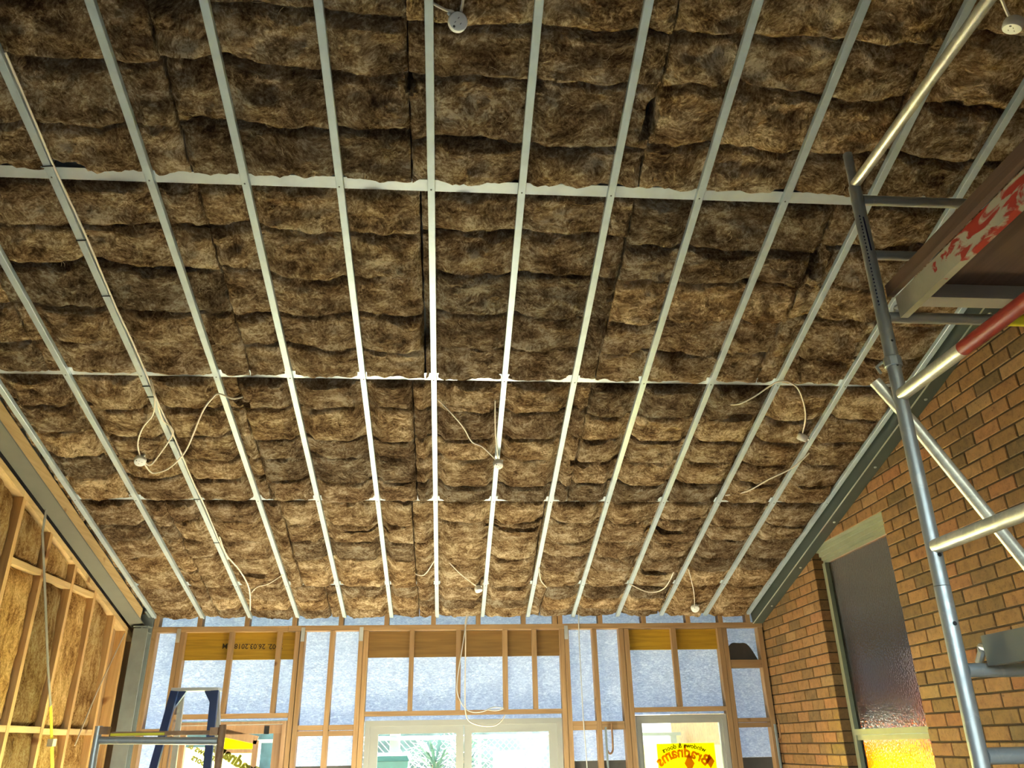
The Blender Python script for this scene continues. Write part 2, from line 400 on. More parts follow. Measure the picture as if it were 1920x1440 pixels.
for x0, x1 in ((-2.385, -1.357), (-0.656, 1.204), (1.90, 2.798)):
    B('header', 'pine_h', wf, x0, x1, 0.0, 0.09, 2.117, 2.158)
for x0, x1, z0, z1 in ((-2.653, -2.474, 2.0, 2.04), (-1.26, -1.028, 2.006, 2.048), (-1.26, -1.028, 1.958, 2.0), (-0.979, -0.752, 2.004, 2.048), (-0.979, -0.752, 1.955, 1.998),
                       (1.299, 1.528, 1.968, 2.046), (1.577, 1.795, 1.968, 2.04), (2.898, 3.213, 2.506, 2.58), (2.898, 3.213, 2.012, 2.049), (2.898, 3.213, 1.966, 2.008)):
    B('nogging', 'pine_h', wf, x0, x1, 0.002, 0.088, z0, z1)
B('lintel', 'lvl_yellow', wf, -2.386, -1.356, 0.054, 0.09, 2.636, 2.884)
B('lintel', 'lvl_brown', wf, -0.657, 1.205, 0.054, 0.09, 2.643, 2.884)
B('lintel', 'lvl_yellow', wf, 1.899, 2.799, 0.054, 0.09, 2.69, 2.884)
for x in (-2.452, -1.285, -0.728, 1.272):
    MB().box(x-0.018, x+0.018, -0.0025, -0.0005, 2.79, 2.92).build('strap_plate', 'alu', wf)

# building wrap: a thin sheet between and behind the studs with openings for the glazing
def sheet(cells, name, m, y0=0.092, y1=0.0935, ripple=0.0):
    mb = MB()
    for x0, x1, z0, z1 in cells: mb.box(x0, x1, y0, y1, z0, z1)
    return mb.build(name, m, wf)
sheet([(-2.78, -2.39, 1.705, 3.2), (-2.39, -1.35, 2.10, 3.2), (-1.35, -0.66, 1.705, 3.2), (-0.66, 1.21, 2.08, 3.2), (1.21, 1.9, 1.705, 3.2),
       (1.9, 2.8, 2.095, 3.2), (2.8, 3.279, 1.705, 3.2)], 'building_wrap', 'sarking')
sheet([(-2.78, -2.39, 0.0, 1.704), (-1.35, -0.66, 0, 1.704), (1.21, 1.9, 0, 1.704), (2.8, 3.279, 0, 1.704)], 'lower_sheeting', 'dark_gap')
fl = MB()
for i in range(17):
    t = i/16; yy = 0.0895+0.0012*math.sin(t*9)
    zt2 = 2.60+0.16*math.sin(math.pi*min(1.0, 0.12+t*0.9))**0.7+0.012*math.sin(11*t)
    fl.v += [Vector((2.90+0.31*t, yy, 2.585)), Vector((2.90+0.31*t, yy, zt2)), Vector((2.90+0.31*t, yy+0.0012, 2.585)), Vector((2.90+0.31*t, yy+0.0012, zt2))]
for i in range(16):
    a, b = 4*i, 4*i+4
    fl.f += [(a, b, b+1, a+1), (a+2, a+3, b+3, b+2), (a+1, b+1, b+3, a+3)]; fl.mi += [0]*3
fl.build('dark_shape', 'dark_gap', wf)  # thin dark sheet with a curved top, just in front of the wrap

B('corner_board', 'pine_v', wf, -3.02, -2.70, 0.10, 0.115, 0.0, 3.3)
# text helper: built-in vector font turned into a mesh
def text_mesh(s, size, name, m, parent, origin, xdir, ydir, mirror=False, arc=None, bold=0.0):
    cu = bpy.data.curves.new(name+'_curve', 'FONT'); cu.body = s; cu.size = size; cu.align_x = 'CENTER'; cu.align_y = 'CENTER'; cu.resolution_u = 2; cu.offset = bold
    to = bpy.data.objects.new(name+'_tmp', cu); COL.objects.link(to)
    dg = bpy.context.evaluated_depsgraph_get(); me = bpy.data.meshes.new_from_object(to.evaluated_get(dg))
    bpy.data.objects.remove(to); bpy.data.curves.remove(cu)
    me.name = name
    xd, yd, og = Vector(xdir), Vector(ydir), Vector(origin)
    off = OFF[parent.name]
    for v in me.vertices:
        x, y = v.co.x, v.co.y
        if mirror: x = -x
        if arc:
            a = x/arc; x, y = (arc+y)*math.sin(a), (arc+y)*math.cos(a)-arc
        v.co = og + xd*x + yd*y - off
    me.materials.clear(); me.materials.append(M[m])
    o = bpy.data.objects.new(name, me); COL.objects.link(o); o.parent = parent; OFF[o.name] = off
    return o
text_mesh('2002. 26.03.2018 AM', 0.066, 'stamped_text', 'print', wf, (-1.76, 0.0525, 2.757), (-1, 0, 0.02), (0, 0, -1), bold=0.0015)

# ---- glazing
def win(name, label, x0, x1, ztop, zbot, members, panes, frame_m, y0=0.02, y1=0.10):
    w = empty(name, ((x0+x1)/2, 0.06, zbot), label, None, kind='structure')
    for nm, a, b, c, d, yo0, yo1 in members: B(nm, frame_m, w, a, b, y0+yo0, y1+yo1, c, d)
    for a, b, c, d in panes: B('pane', 'glass', w, a, b, 0.062, 0.066, c, d)
    return w
w1 = win('window_1', 'white aluminium sliding door with two panes at centre of the far wall', -0.645, 1.197, 2.085, 0.02,
    [('frame_head', -0.645, 1.197, 2.03, 2.078, 0, 0), ('frame_jamb', -0.645, -0.60, 0.02, 2.03, 0, 0), ('frame_jamb', 1.15, 1.197, 0.02, 2.03, 0, 0), ('sill', -0.645, 1.197, 0.0, 0.02, 0, 0.03),
     ('sash_rail', -0.60, 0.27, 1.963, 2.03, 0.015, -0.03), ('sash_rail', 0.275, 1.15, 1.963, 2.03, 0.03, -0.015), ('sash_rail', -0.60, 1.15, 0.02, 0.12, 0.02, -0.02),
     ('sash_stile', -0.60, -0.522, 0.12, 1.963, 0.015, -0.03), ('sash_stile', 0.198, 0.27, 0.12, 1.963, 0.015, -0.03), ('sash_stile', 0.275, 0.347, 0.12, 1.963, 0.03, -0.015), ('sash_stile', 1.073, 1.15, 0.12, 1.963, 0.03, -0.015)],
    [(-0.522, 0.198, 0.12, 1.963), (0.347, 1.073, 0.12, 1.963)], 'alu_white')
w2 = win('window_2', 'white framed window with yellow printed film on its pane, right end of the far wall', 1.91, 2.793, 2.088, 0.02,
    [('frame_head', 1.91, 2.793, 2.05, 2.088, 0, 0), ('frame_jamb', 1.91, 1.945, 0.02, 2.05, 0, 0), ('frame_jamb', 2.75, 2.793, 0.02, 2.05, 0, 0), ('sill', 1.91, 2.793, 0, 0.02, 0, 0),
     ('sash_rail', 1.945, 2.75, 2.017, 2.05, 0.02, -0.02), ('sash_stile', 1.945, 1.968, 0.05, 2.017, 0.02, -0.02), ('sash_stile', 2.722, 2.75, 0.05, 2.017, 0.02, -0.02), ('sash_rail', 1.945, 2.75, 0.02, 0.05, 0.02, -0.02)],
    [(1.968, 2.722, 0.05, 2.017)], 'alu_white')
fm = MB().box(2.10, 2.66, 0.0675, 0.068, 0.9, 1.838); f1 = fm.build('printed_film', 'film_yellow', w2)
MB().box(1.972, 2.099, 0.0675, 0.068, 0.9, 1.83).build('printed_film', 'film_pale', w2); MB().box(2.661, 2.718, 0.0675, 0.068, 0.9, 1.82).build('printed_film', 'film_pale', w2)
text_mesh('Bradnams', 0.135, 'film_lettering', 'film_print', w2, (2.34, 0.061, 1.762), (1, 0, 0), (0, 0, 1), True, 0.36, 0.006)
text_mesh('windows & doors', 0.06, 'film_lettering', 'film_grey', w2, (2.36, 0.0615, 1.818), (1, 0, 0), (0, 0, 1), True, 0.5, 0.003)
def diamond(cx, cz, w, h): 
    return MB().add([(cx-w, 0.0605, cz), (cx, 0.0605, cz-h), (cx+w, 0.0605, cz), (cx, 0.0605, cz+h)], [(0, 1, 2, 3)]).build('film_diamond', 'film_print', w2)
diamond(2.40, 1.665, 0.05, 0.085); diamond(2.60, 1.68, 0.045, 0.065)
# door with a brown timber frame and a leaf standing ajar
d1 = empty('door_1', (-1.86, 0.06, 0), 'brown timber framed glazed door with filmed leaf standing ajar, left of the far wall', None, kind='structure')
for nm, a, b, c, e in (('frame_head', -2.37, -1.36, 2.065, 2.09), ('frame_jamb', -2.37, -2.335, 0, 2.065), ('frame_jamb', -1.398, -1.36, 0, 2.065)):
    B(nm, 'door_timber', d1, a, b, 0.0, 0.11, c, e)
B('fixed_rail', 'door_timber', d1, -2.334, -1.40, 0.035, 0.075, 1.985, 2.06); B('fixed_stile', 'door_timber', d1, -1.478, -1.40, 0.035, 0.075, 0.0, 1.985); B('fixed_stile', 'door_timber', d1, -2.334, -2.262, 0.035, 0.075, 0.0, 1.985)
B('pane', 'glass', d1, -2.262, -1.478, 0.052, 0.056, 0.1, 1.985)
B('bottom_rail', 'door_timber', d1, -2.334, -1.40, 0.035, 0.075, 0.0, 0.1)
B('film_sheet', 'film_pale', d1, -2.255, -1.93, 0.0575, 0.058, 0.9, 1.88)
B('film_sheet', 'film_yellow', d1, -1.925, -1.66, 0.0575, 0.058, 1.845, 1.955); B('film_sheet', 'film_pale', d1, -1.925, -1.66, 0.0575, 0.058, 0.9, 1.844); 
B('closer', 'tie', d1, -1.565, -1.52, 0.03, 0.06, 1.98, 2.05)
MB().bar((-1.92, 0.045, 1.995), (-1.62, 0.045, 1.93), 0.02, 0.07).build('leaf_rail', 'door_timber', d1)
MB().bar((-1.63, 0.045, 1.93), (-1.65, 0.045, 0.1), 0.05, 0.02, (0, 1, 0)).build('leaf_stile', 'door_timber', d1)
MB().bar((-1.92, 0.045, 1.845), (-1.66, 0.045, 1.842), 0.02, 0.035).build('leaf_bar', 'door_timber', d1)
text_mesh('Bradnams', 0.13, 'film_lettering', 'film_grey', d1, (-1.80, 0.0345, 1.775), (0.86, 0, -0.5), (0.5, 0, 0.86), True, None, 0.007)
text_mesh('windows &', 0.075, 'film_lettering', 'film_grey', d1, (-2.07, 0.034, 1.83), (0.9, 0, -0.42), (0.42, 0, 0.9), True, None, 0.003)
text_mesh('doors', 0.075, 'film_lettering', 'film_grey', d1, (-2.10, 0.034, 1.765), (0.9, 0, -0.42), (0.42, 0, 0.9), True, None, 0.003)
for nm, x0, x1 in (('sliding_door_portal', -0.62, 1.17), ('right_window_portal', 1.94, 2.76), ('left_door_portal', -2.3, -1.42)):
    portal(nm, ((x0+x1)/2, 0.14, 1.02), (R(-90), 0, 0), x1-x0, 2.0)

# ------------------------------------------------------------------ right brick wall with obscure-glass window
WY0, WY1, WZT = -2.585, -1.345, 3.378
wr = MB()
zc_ = lambda y: ceil_z(y)+0.12
mx0, mx1 = XR+0.005, XR+0.105
def rakebox(mb, y0, y1, z0, zfun=None, ztop=None):
    P = []
    for x in (mx0, mx1):
        for y in (y0, y1): P += [(x, y, z0), (x, y, ztop if ztop is not None else zfun(y))]
    return mb.add(P, [(0,1,3,2),(4,6,7,5),(0,4,5,1),(2,3,7,6),(0,2,6,4),(1,5,7,3)])
rakebox(wr, YB, WY0-0.012, 0, zc_); rakebox(wr, WY1+0.012, 0.12, 0, zc_); rakebox(wr, WY0-0.004, WY1+0.004, 0, ztop=0.95)
P = [];
rakebox(wr, WY0-0.004, WY1+0.004, WZT+0.004, zc_)
wall_r = wr.build('wall_right', 'mortar', kind='structure'); tag(wall_r, 'long brown clay brick wall on the right with darker brown mortar joints')
CH, BL = 0.086, 0.24
def brick_mesh(len_, nm):
    mb = MB(); h = (CH-0.010)/2; l = (len_-0.010)/2; c = 0.004; d = 0.108
    V = [(d, -l, -h), (d, l, -h), (d, l, h), (d, -l, h), (c, -l, -h), (c, l, -h), (c, l, h), (c, -l, h), (0, -l+c, -h+c), (0, l-c, -h+c), (0, l-c, h-c), (0, -l+c, h-c)]
    Fq = [(8, 11, 10, 9), (4, 8, 9, 5), (5, 9, 10, 6), (6, 10, 11, 7), (7, 11, 8, 4), (4, 5, 1, 0), (5, 6, 2, 1), (6, 7, 3, 2), (7, 4, 0, 3), (0, 1, 2, 3)]
    return V, Fq
bricks = []           # (y centre, z centre, length)
ncourse = 60
for i in range(ncourse):
    zt_ = 2.939 - 0.086*(i-22); zb = zt_-CH; zc0 = (zt_+zb)/2
    if zb < 0.0: break
    odd = (i-22) % 2 == 0        # course 2.079..1.993 -> i-22 = 10
    def run(ya, yb, phase):
        k = math.floor((ya-phase)/BL); y = phase + k*BL
        while y < yb-0.001:
            a, b = max(y, ya), min(y+BL, yb)
            if b-a > 0.03:
                top_ok = zt_ < ceil_z(b)+0.10
                if top_ok: bricks.append(((a+b)/2, zc0, b-a))
            y += BL
    ph = -2.705 if odd else -2.825
    inwin = zb > 0.95-0.03 and zt_ < WZT+0.03
    if inwin:
        run(YB, WY0, ph)
        phl = WY1 + (0.0 if odd else 0.12) - 0.12
        run(WY1, 0.12, phl)
    else: run(YB, 0.12, ph)
def vis(y, z):
    d = Vector((XR, y, z)) - CAM; zz = d.dot(fw)
    if zz <= 0.2: return 0
    px = 960 + F_PX*d.dot(rt)/zz; py = 720 - F_PX*d.dot(up)/zz
    if px < 0 or px > 1920 or py < 0 or py > 1440: return 0
    if z > ceil_z(y)-0.12: return 0
    return (d.x/d.length)*(F_PX/d.length)**2
rank = sorted(range(len(bricks)), key=lambda i: -vis(bricks[i][0], bricks[i][1]))
single = set(i for i in rank[:300] if vis(bricks[i][0], bricks[i][1]) > 0)
cache = {}; rest = MB(); nb = 0
for i, (y, z, ln) in enumerate(bricks):
    jx = random.uniform(-0.0015, 0.0015)
    if i in single:
        key = round(ln, 3)
        if key not in cache:
            V, Fq = brick_mesh(key, 'brick'); me = bpy.data.meshes.new('brick'); me.from_pydata(V, [], Fq); me.materials.append(M['brick']); cache[key] = me
        o = bpy.data.objects.new('brick', cache[key]); COL.objects.link(o); o.parent = wall_r; o.location = Vector((XR+jx, y, z)) - OFF[wall_r.name]
    else:
        V, Fq = brick_mesh(ln, 'brick'); rest.add([(vx+XR+jx, vy+y, vz+z) for vx, vy, vz in V], Fq)
rest.build('remaining_bricks', 'brick_far', wall_r, kind='stuff')

wg = empty('window_3', (3.38, (WY0+WY1)/2, 0.95), 'tall obscure glass window with pale green frame set in the brick wall', None, kind='structure')
G = 'green_frame'
MB().box(3.285, 3.40, WY0, WY1, 3.366, 3.378).build('head_soffit', G, wg)
for k, (xa, za, zb2) in enumerate(((3.325, 3.335, 3.366), (3.345, 3.30, 3.335), (3.362, 3.272, 3.30), (3.375, 3.245, 3.272))):
    MB().box(xa, 3.42, WY0, WY1, za, zb2-0.002).build('head_moulding', G, wg)
B('frame_jamb', G, wg, 3.36, 3.42, WY1-0.055, WY1, 0.95, 3.244); B('frame_jamb', G, wg, 3.385, 3.42, WY0, WY0+0.03, 0.95, 3.244)
B('transom', G, wg, 3.372, 3.42, WY0+0.03, WY1-0.055, 1.838, 1.875); B('transom', G, wg, 3.36, 3.42, WY0+0.03, WY1-0.055, 1.877, 1.918)
B('sill', G, wg, 3.36, 3.42, WY0+0.03, WY1-0.055, 0.95, 1.0)
B('pane', 'obscure', wg, 3.395, 3.400, WY0+0.03, WY1-0.055, 1.918, 3.244); B('pane', 'obscure', wg, 3.395, 3.400, WY0+0.03, WY1-0.055, 1.0, 1.838)
# the older room seen dimly through that glass
orm = empty('wall_old_room', (5, -1, 0), 'plain plastered walls of the old room behind the obscure glass window', None, kind='structure')
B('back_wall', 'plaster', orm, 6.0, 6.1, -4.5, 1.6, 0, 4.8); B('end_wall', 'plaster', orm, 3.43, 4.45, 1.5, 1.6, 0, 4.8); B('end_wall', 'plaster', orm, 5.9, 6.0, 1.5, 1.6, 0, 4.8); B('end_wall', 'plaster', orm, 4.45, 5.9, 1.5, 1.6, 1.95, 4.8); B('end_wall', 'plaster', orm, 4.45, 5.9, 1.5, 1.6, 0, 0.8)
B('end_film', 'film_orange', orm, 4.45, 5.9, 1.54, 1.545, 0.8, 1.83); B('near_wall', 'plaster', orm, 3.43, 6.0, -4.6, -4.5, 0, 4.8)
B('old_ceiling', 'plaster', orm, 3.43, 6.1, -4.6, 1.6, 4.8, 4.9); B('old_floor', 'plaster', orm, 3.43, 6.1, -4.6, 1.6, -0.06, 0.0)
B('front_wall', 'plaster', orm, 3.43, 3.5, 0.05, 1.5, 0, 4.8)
tag(B('wardrobe', 'door_white', None, 5.45, 5.95, -0.3, 1.1, 0, 2.75), 'pale wardrobe seen blurred behind the obscure glass', 'wardrobe')

# ------------------------------------------------------------------ left timber frame with insulation
wl = empty('wall_left', (XL, -1.5, 0), 'raking timber stud wall frame on the left filled with golden insulation', None, kind='structure')
plate_z = lambda y: ceil_z(y)-0.125
LS = [-4.32, -3.84, -3.36, -2.88, -2.395, -1.91, -1.405, -0.95, -0.46, -0.125, 0.17]
for i, y in enumerate(LS):
    z1 = plate_z(y)-0.05
    P = []
    for x in (XL-0.09, XL):
        for yy in (y-0.0225, y+0.0225): P += [(x, yy, 0), (x, yy, plate_z(yy)-0.045)]
    MB().add(P, [(0,1,3,2),(4,6,7,5),(0,4,5,1),(2,3,7,6),(0,2,6,4),(1,5,7,3)]).build('stud', 'pine_warm', wl)
for y0, y1 in ((-4.6, -2.42), (-2.418, -1.2), (-1.198, 0.2)):
    MB().extr([(XL-0.09, -0.045), (XL, -0.045), (XL, 0), (XL-0.09, 0)], y0, y1, lambda p, q, t: (p, t, plate_z(t)+q)).build('top_plate', 'pine_y', wl)
NZ = [(1.985, 2.03), (3.045, 3.085)]
nogs = [(i, 1.985+random.uniform(-0.008, 0.008)) for i in range(len(LS)-3)] + [(4, 3.05), (5, 3.04), (6, 3.045)]
for i, z in nogs:
    B('nogging', 'pine_y', wl, XL-0.09, XL-0.002, LS[i]+0.0228, LS[i+1]-0.0228, z, z+0.042)
B('outer_board', 'pine_v', wl, XL-0.11, XL-0.092, -0.46, 0.2, 0.0, 2.98)
P = []
for x in (XL-0.13, XL-0.112):
    for yy in (-4.62, 0.2): P += [(x, yy, 0), (x, yy, ceil_z(yy)+0.2)]
MB().add(P, [(0,1,3,2),(4,6,7,5),(0,4,5,1),(2,3,7,6),(0,2,6,4),(1,5,7,3)]).build('outer_sheet', 'dark_gap', wl)
# rear part of the left side, out of view: a plain sheet
B('rear_sheet', 'plaster', wl, XL-0.13, XL-0.02, YB, -4.6, 0.0, 5.6)
def wall_batt(y0, y1, z0, z1f, seed, label):
    ny, nz = max(6, int((y1-y0)/0.03)), max(8, int((z1f((y0+y1)/2)-z0)/0.035)); mb = MB(); idx = {}
    for i in range(-1, ny+2):
        for j in range(-1, nz+2):
            ii, jj = min(max(i, 0), ny), min(max(j, 0), nz)
            y = y0+(y1-y0)*ii/ny; z = z0+(z1f(y)-z0)*jj/nz
            e = min(ii, ny-ii)/ny; f_ = min(jj, nz-jj)/nz
            pil = min(1, e/0.18)**0.5*min(1, f_/0.06)**0.5
            x = XL-0.055+0.035*pil+0.016*fbm(y*6+seed, z*3, 0.3)+0.006*fbm(y*20, z*12+seed)
            if e < 0.01 and fbm(z*4, seed) > 0.25: x -= 0.02
            x = min(x, XL+0.012)
            if i != ii or j != jj: x = XL-0.091
            idx[i, j] = len(mb.v); mb.v.append(Vector((x, y, z)))
    for i in range(-1, ny+1):
        for j in range(-1, nz+1): mb.f.append((idx[i, j], idx[i+1, j], idx[i+1, j+1], idx[i, j+1])); mb.mi.append(0)
    return tag(mb.build('wall_insulation_batt', 'wool_wall', None, smooth=True), label, 'insulation', 'golden batts in the left wall')
for i in range(len(LS)-3):
    ya, yb = LS[i]+0.024, LS[i+1]-0.024
    zn = [z for k, z in nogs if k == i]
    where = 'stud bay %s from the far corner post' % ORD[len(LS)-4-i]
    segs = [(0.02, lambda y, z=zn[0]: z-0.002, 'lower')]
    if len(zn) > 1: segs += [(zn[0]+0.044, lambda y, z=zn[1]: z-0.002, 'middle'), (zn[1]+0.044, lambda y: plate_z(y)-0.048, 'topmost')]
    else: segs += [(zn[0]+0.044, lambda y: plate_z(y)-0.048, 'upper')]
    for z0, fz, w in segs: wall_batt(ya, yb, z0, fz, i*3.7+z0, '%s golden batt in the left wall, %s' % (w, where))

# ------------------------------------------------------------------ steel: left rafter beam, post, right edge beam
lb = empty('steel_rafter_beam', (-2.82, -2.3, 3.0), 'grey steel rafter beam running up the slope along the left wall', 'beam')
fnC = lambda p, q, t: CP(p, t, q)
UE = 9.8
MB().extr([(-2.885, -0.0955), (-2.752, -0.0955), (-2.752, -0.0855), (-2.885, -0.0855)], 0.0, UE, fnC).build('bottom_flange', 'steel_grey', lb)
MB().extr([(-2.826, -0.0855), (-2.814, -0.0855), (-2.814, 0.095), (-2.826, 0.095)], 0.0, UE, fnC).build('web', 'steel_grey', lb)
MB().extr([(-2.885, 0.095), (-2.752, 0.095), (-2.752, 0.105), (-2.885, 0.105)], 0.0, UE, fnC).build('top_flange', 'steel_grey', lb)
tag(MB().extr([(-2.812, -0.084), (-2.757, -0.084), (-2.757, 0.012), (-2.812, 0.012)], 0.19, UE, fnC).build('timber_packer', 'pine_y'), 'pale pine packer bolted into the web of the left steel beam', 'timber')
po = empty('steel_post', (-2.77, -0.06, 0), 'grey steel corner post under the low end of the left rafter beam', 'post')
B('flange', 'steel_post', po, -2.83, -2.70, -0.018, -0.006, 0.0, 3.05); B('flange', 'steel_post', po, -2.83, -2.70, -0.125, -0.113, 0.0, 2.91)
B('web', 'steel_post', po, -2.772, -2.762, -0.113, -0.018, 0.0, 2.92); B('stiffener', 'steel_post', po, -2.826, -2.704, -0.113, -0.018, 2.868, 2.878)
B('cap_plate', 'steel_post', po, -2.835, -2.70, -0.13, 0.0, 2.92, 2.93)
MB().extr([(-2.748, 0.0), (-2.728, 0.0), (-2.728, 0.14), (-2.748, 0.14)], -0.02, 0.16, fnC).build('end_cleat', 'steel_post', po)
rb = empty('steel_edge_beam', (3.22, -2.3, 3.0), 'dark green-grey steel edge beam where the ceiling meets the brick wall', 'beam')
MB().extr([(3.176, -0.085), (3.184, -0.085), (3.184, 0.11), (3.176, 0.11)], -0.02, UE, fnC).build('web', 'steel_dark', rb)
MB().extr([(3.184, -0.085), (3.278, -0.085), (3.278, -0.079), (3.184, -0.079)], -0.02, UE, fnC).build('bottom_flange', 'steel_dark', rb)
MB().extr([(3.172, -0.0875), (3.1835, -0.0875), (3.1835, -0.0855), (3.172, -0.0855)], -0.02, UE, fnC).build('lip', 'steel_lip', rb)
for u in (0.4, 1.2, 2.0, 2.8, 3.6, 4.4):
    MB().lathe(CP(3.235, u, -0.085), -CP(0, 0, 1)+CP(0, 0, 0), [(0, 0.011), (0.006, 0.011), (0.009, 0.006)], 8).build('bolt', 'steel_lip', rb)

# ------------------------------------------------------------------ purlins and battens
PN = {0: 'lowest steel purlin, nearest the far wall, almost covered by wool', 1: 'galvanised purlin, second up from the far wall, a thin strip showing',
      2: 'galvanised purlin, third up from the far wall, bright thin strip', 3: 'galvanised purlin, fourth up from the far wall, broad bluish strip'}
for i, u in enumerate(ROWS):
    pr = empty('ceiling_purlin', CP(0.2, u, 0.03), PN.get(i, 'galvanised purlin overhead, %s up from the far wall' % ORD[i]), 'purlin', 'purlins across the ceiling')
    fx = lambda p, q, t, u=u: CP(t, u+p, q)
    MB().extr([(-0.034, 0.0285), (0.034, 0.0285), (0.034, 0.0305), (-0.034, 0.0305)], -2.75, 3.17, fx).build('bottom_flange', 'purlin', pr)
    MB().extr([(-0.034, 0.0305), (-0.032, 0.0305), (-0.032, 0.18), (-0.034, 0.18)], -2.75, 3.17, fx).build('web', 'purlin', pr)
    MB().extr([(-0.032, 0.178), (0.034, 0.178), (0.034, 0.18), (-0.032, 0.18)], -2.75, 3.17, fx).build('top_flange', 'purlin', pr)
HAT = [(-0.018, 0.0015), (-0.0165, 0.0), (0.0165, 0.0), (0.018, 0.0015), (0.018, 0.0278), (0.0164, 0.0278), (0.0164, 0.0018), (-0.0164, 0.0018), (-0.0164, 0.0278), (-0.018, 0.0278)]
for k in range(-6, 8):
    x = k*BAT; i = k+6
    jx = random.uniform(-0.004, 0.004) if -6 < k < 7 else 0
    if k == 7: x = 3.142
    bt = empty('ceiling_batten', CP(x, 3.0), 'narrow galvanised ceiling batten running up the slope, %s from the left steel beam' % ORD[i], 'batten', 'ceiling battens')
    HS = [(max(-0.031, p), q) for p, q in HAT] if k < 7 else [(min(p, 0.03), q) for p, q in HAT]
    cuts = [-0.01-random.uniform(0, 0.03), random.choice((3.2, 3.9, 4.62, 5.1)) + random.uniform(-0.1, 0.1), UE]
    for j in range(2):
        o_ = 0.0009*j
        MB().extr(HS, cuts[j], cuts[j+1], lambda p, q, t, x=x, o_=o_: CP(x+jx+p*(1+0.03*(o_ > 0)), t, q-o_)).build('channel', 'batten', bt)
    for u in ROWS[:5]:
        MB().lathe(CP(x+jx+random.uniform(-0.004, 0.004), u-0.004, -0.0008), CP(0, 0, 0)-CP(0, 0, 1), [(0, 0.0045), (0.002, 0.0045), (0.003, 0.003)], 6).build('screw', 'screw', bt)

# ------------------------------------------------------------------ ceiling insulation
def smooth01(a, b, x):
    t = min(1, max(0, (x-a)/(b-a))); return t*t*(3-2*t)
HOLES = [(-0.045, 4.02, 0.022, 0.15), (-1.61, 0.944, 0.13, 0.035), (2.125, 4.68, 0.03, 0.09), (-1.74, 5.12, 0.09, 0.03), (1.02, 5.50, 0.02, 0.08), (1.07, 2.70, 0.07, 0.04), (2.10, 3.28, 0.09, 0.05), (-0.09, 5.61, 0.02, 0.035), (-1.24, 3.36, 0.05, 0.03), (2.0, 0.95, 0.14, 0.018), (-0.55, 1.72, 0.17, 0.016), (1.9, 1.72, 0.16, 0.018), (0.62, 1.74, 0.2, 0.015)]
def fold_mesh(x0, x1, ua, ub, first, last, seed, cover, sagk):
    nx = max(6, int((x1-x0)/0.019)); nu = max(6, int((ub(x0)-ua(x0))/0.019)); mb = MB(); idx = {}
    bulge = random.uniform(0.040, 0.066) if sagk > 0.022 else random.uniform(0.026, 0.048); lip = random.uniform(0.006, 0.034); tilt = random.uniform(-0.016, 0.016); pw = random.uniform(3.0, 6.0)
    for i in range(-1, nx+2):
        ii = min(max(i, 0), nx); x = x0+(x1-x0)*ii/nx
        fr = (x/BAT) % 1.0; sag = 4*fr*(1-fr); dbat = min(fr, 1-fr)*BAT
        a, b = ua(x), ub(x)
        for j in range(-1, nu+2):
            jj = min(max(j, 0), nu); t = jj/nu; u = a+(b-a)*t
            pil = min(1, t/0.09)**0.5*min(1, (1-t)/0.16)**0.55
            if first: pil = max(pil, 1-min(1, t*3)**2*0.0 if t < 0.3 else pil)
            ex = min(1, min(x-x0, x1-x)/0.05+0.05)**0.5
            q = fbm(x*3.1+seed, u*4.2, seed*0.37)
            q2 = fbm(x*11+seed, u*13, 2.1+seed); q3 = fbm(x*34, u*38+seed, 5.0, 2)
            n = 0.066-bulge*pil*ex-lip*(1-t)-sagk*sag+tilt*(x-x0)+0.026*q+0.019*q2+0.0065*q3
            k = smooth01(0.020, 0.085, dbat)
            n = max(n, 0.031)*(1-k)+n*k
            n = max(n, -0.028+0.006*q2)
            if first:
                lowk = 1-smooth01(0.0, 0.06, u-a)
                n = n*(1-lowk)+(0.016+0.008*q2+0.012*(1-k))*lowk if k > 0 else n
                if dbat < 0.035: n = max(n, 0.0295)
            for hx, hu, rx, ru in HOLES:
                e2 = ((x-hx)/rx)**2+((u-hu)/ru)**2
                if e2 < 1.6: n += 0.13*(1-smooth01(0.5, 1.5, e2))
            if i != ii or j != jj: n = 0.16
            idx[i, j] = len(mb.v)
            mb.v.append(CP(x+0.006*fbm(u*17+seed, x*5), u+0.005*q2, n))
    for i in range(-1, nx+1):
        for j in range(-1, nu+1): mb.f.append((idx[i, j], idx[i+1, j], idx[i+1, j+1], idx[i, j+1])); mb.mi.append(0)
    return mb
SEAMS = [[-2.76, -2.08, -1.02, -0.17, 1.02, 2.22, 3.17], [-2.76, -2.06, -1.20, -0.18, 0.88, 2.24, 3.17], [-2.76, -2.3, -1.24, -0.135, 1.032, 2.25, 3.17],
         [-2.76, -2.35, -1.14, -0.05, 1.04, 2.11, 3.17], [-2.76, -2.3, -1.14, -0.092, 1.035, 2.2, 3.17], [-2.76, -2.2, -1.1, 0.0, 1.1, 2.2, 3.17], [-2.76, -2.3, -1.1, 0.0, 1.1, 2.2, 3.17]]
BAYN = ['in the lowest row by the far wall', 'between the lowest and second purlins', 'between the second and third purlins', 'between the third and fourth purlins', 'in the row above the fourth purlin', 'in the row above the fifth purlin', 'in the topmost row at the rear']
NF = [3, 5, 5, 5, 5, 5, 5]
COVER = [-0.005, -0.03, -0.006, 0.004, 0.034, 0.03, 0.03]
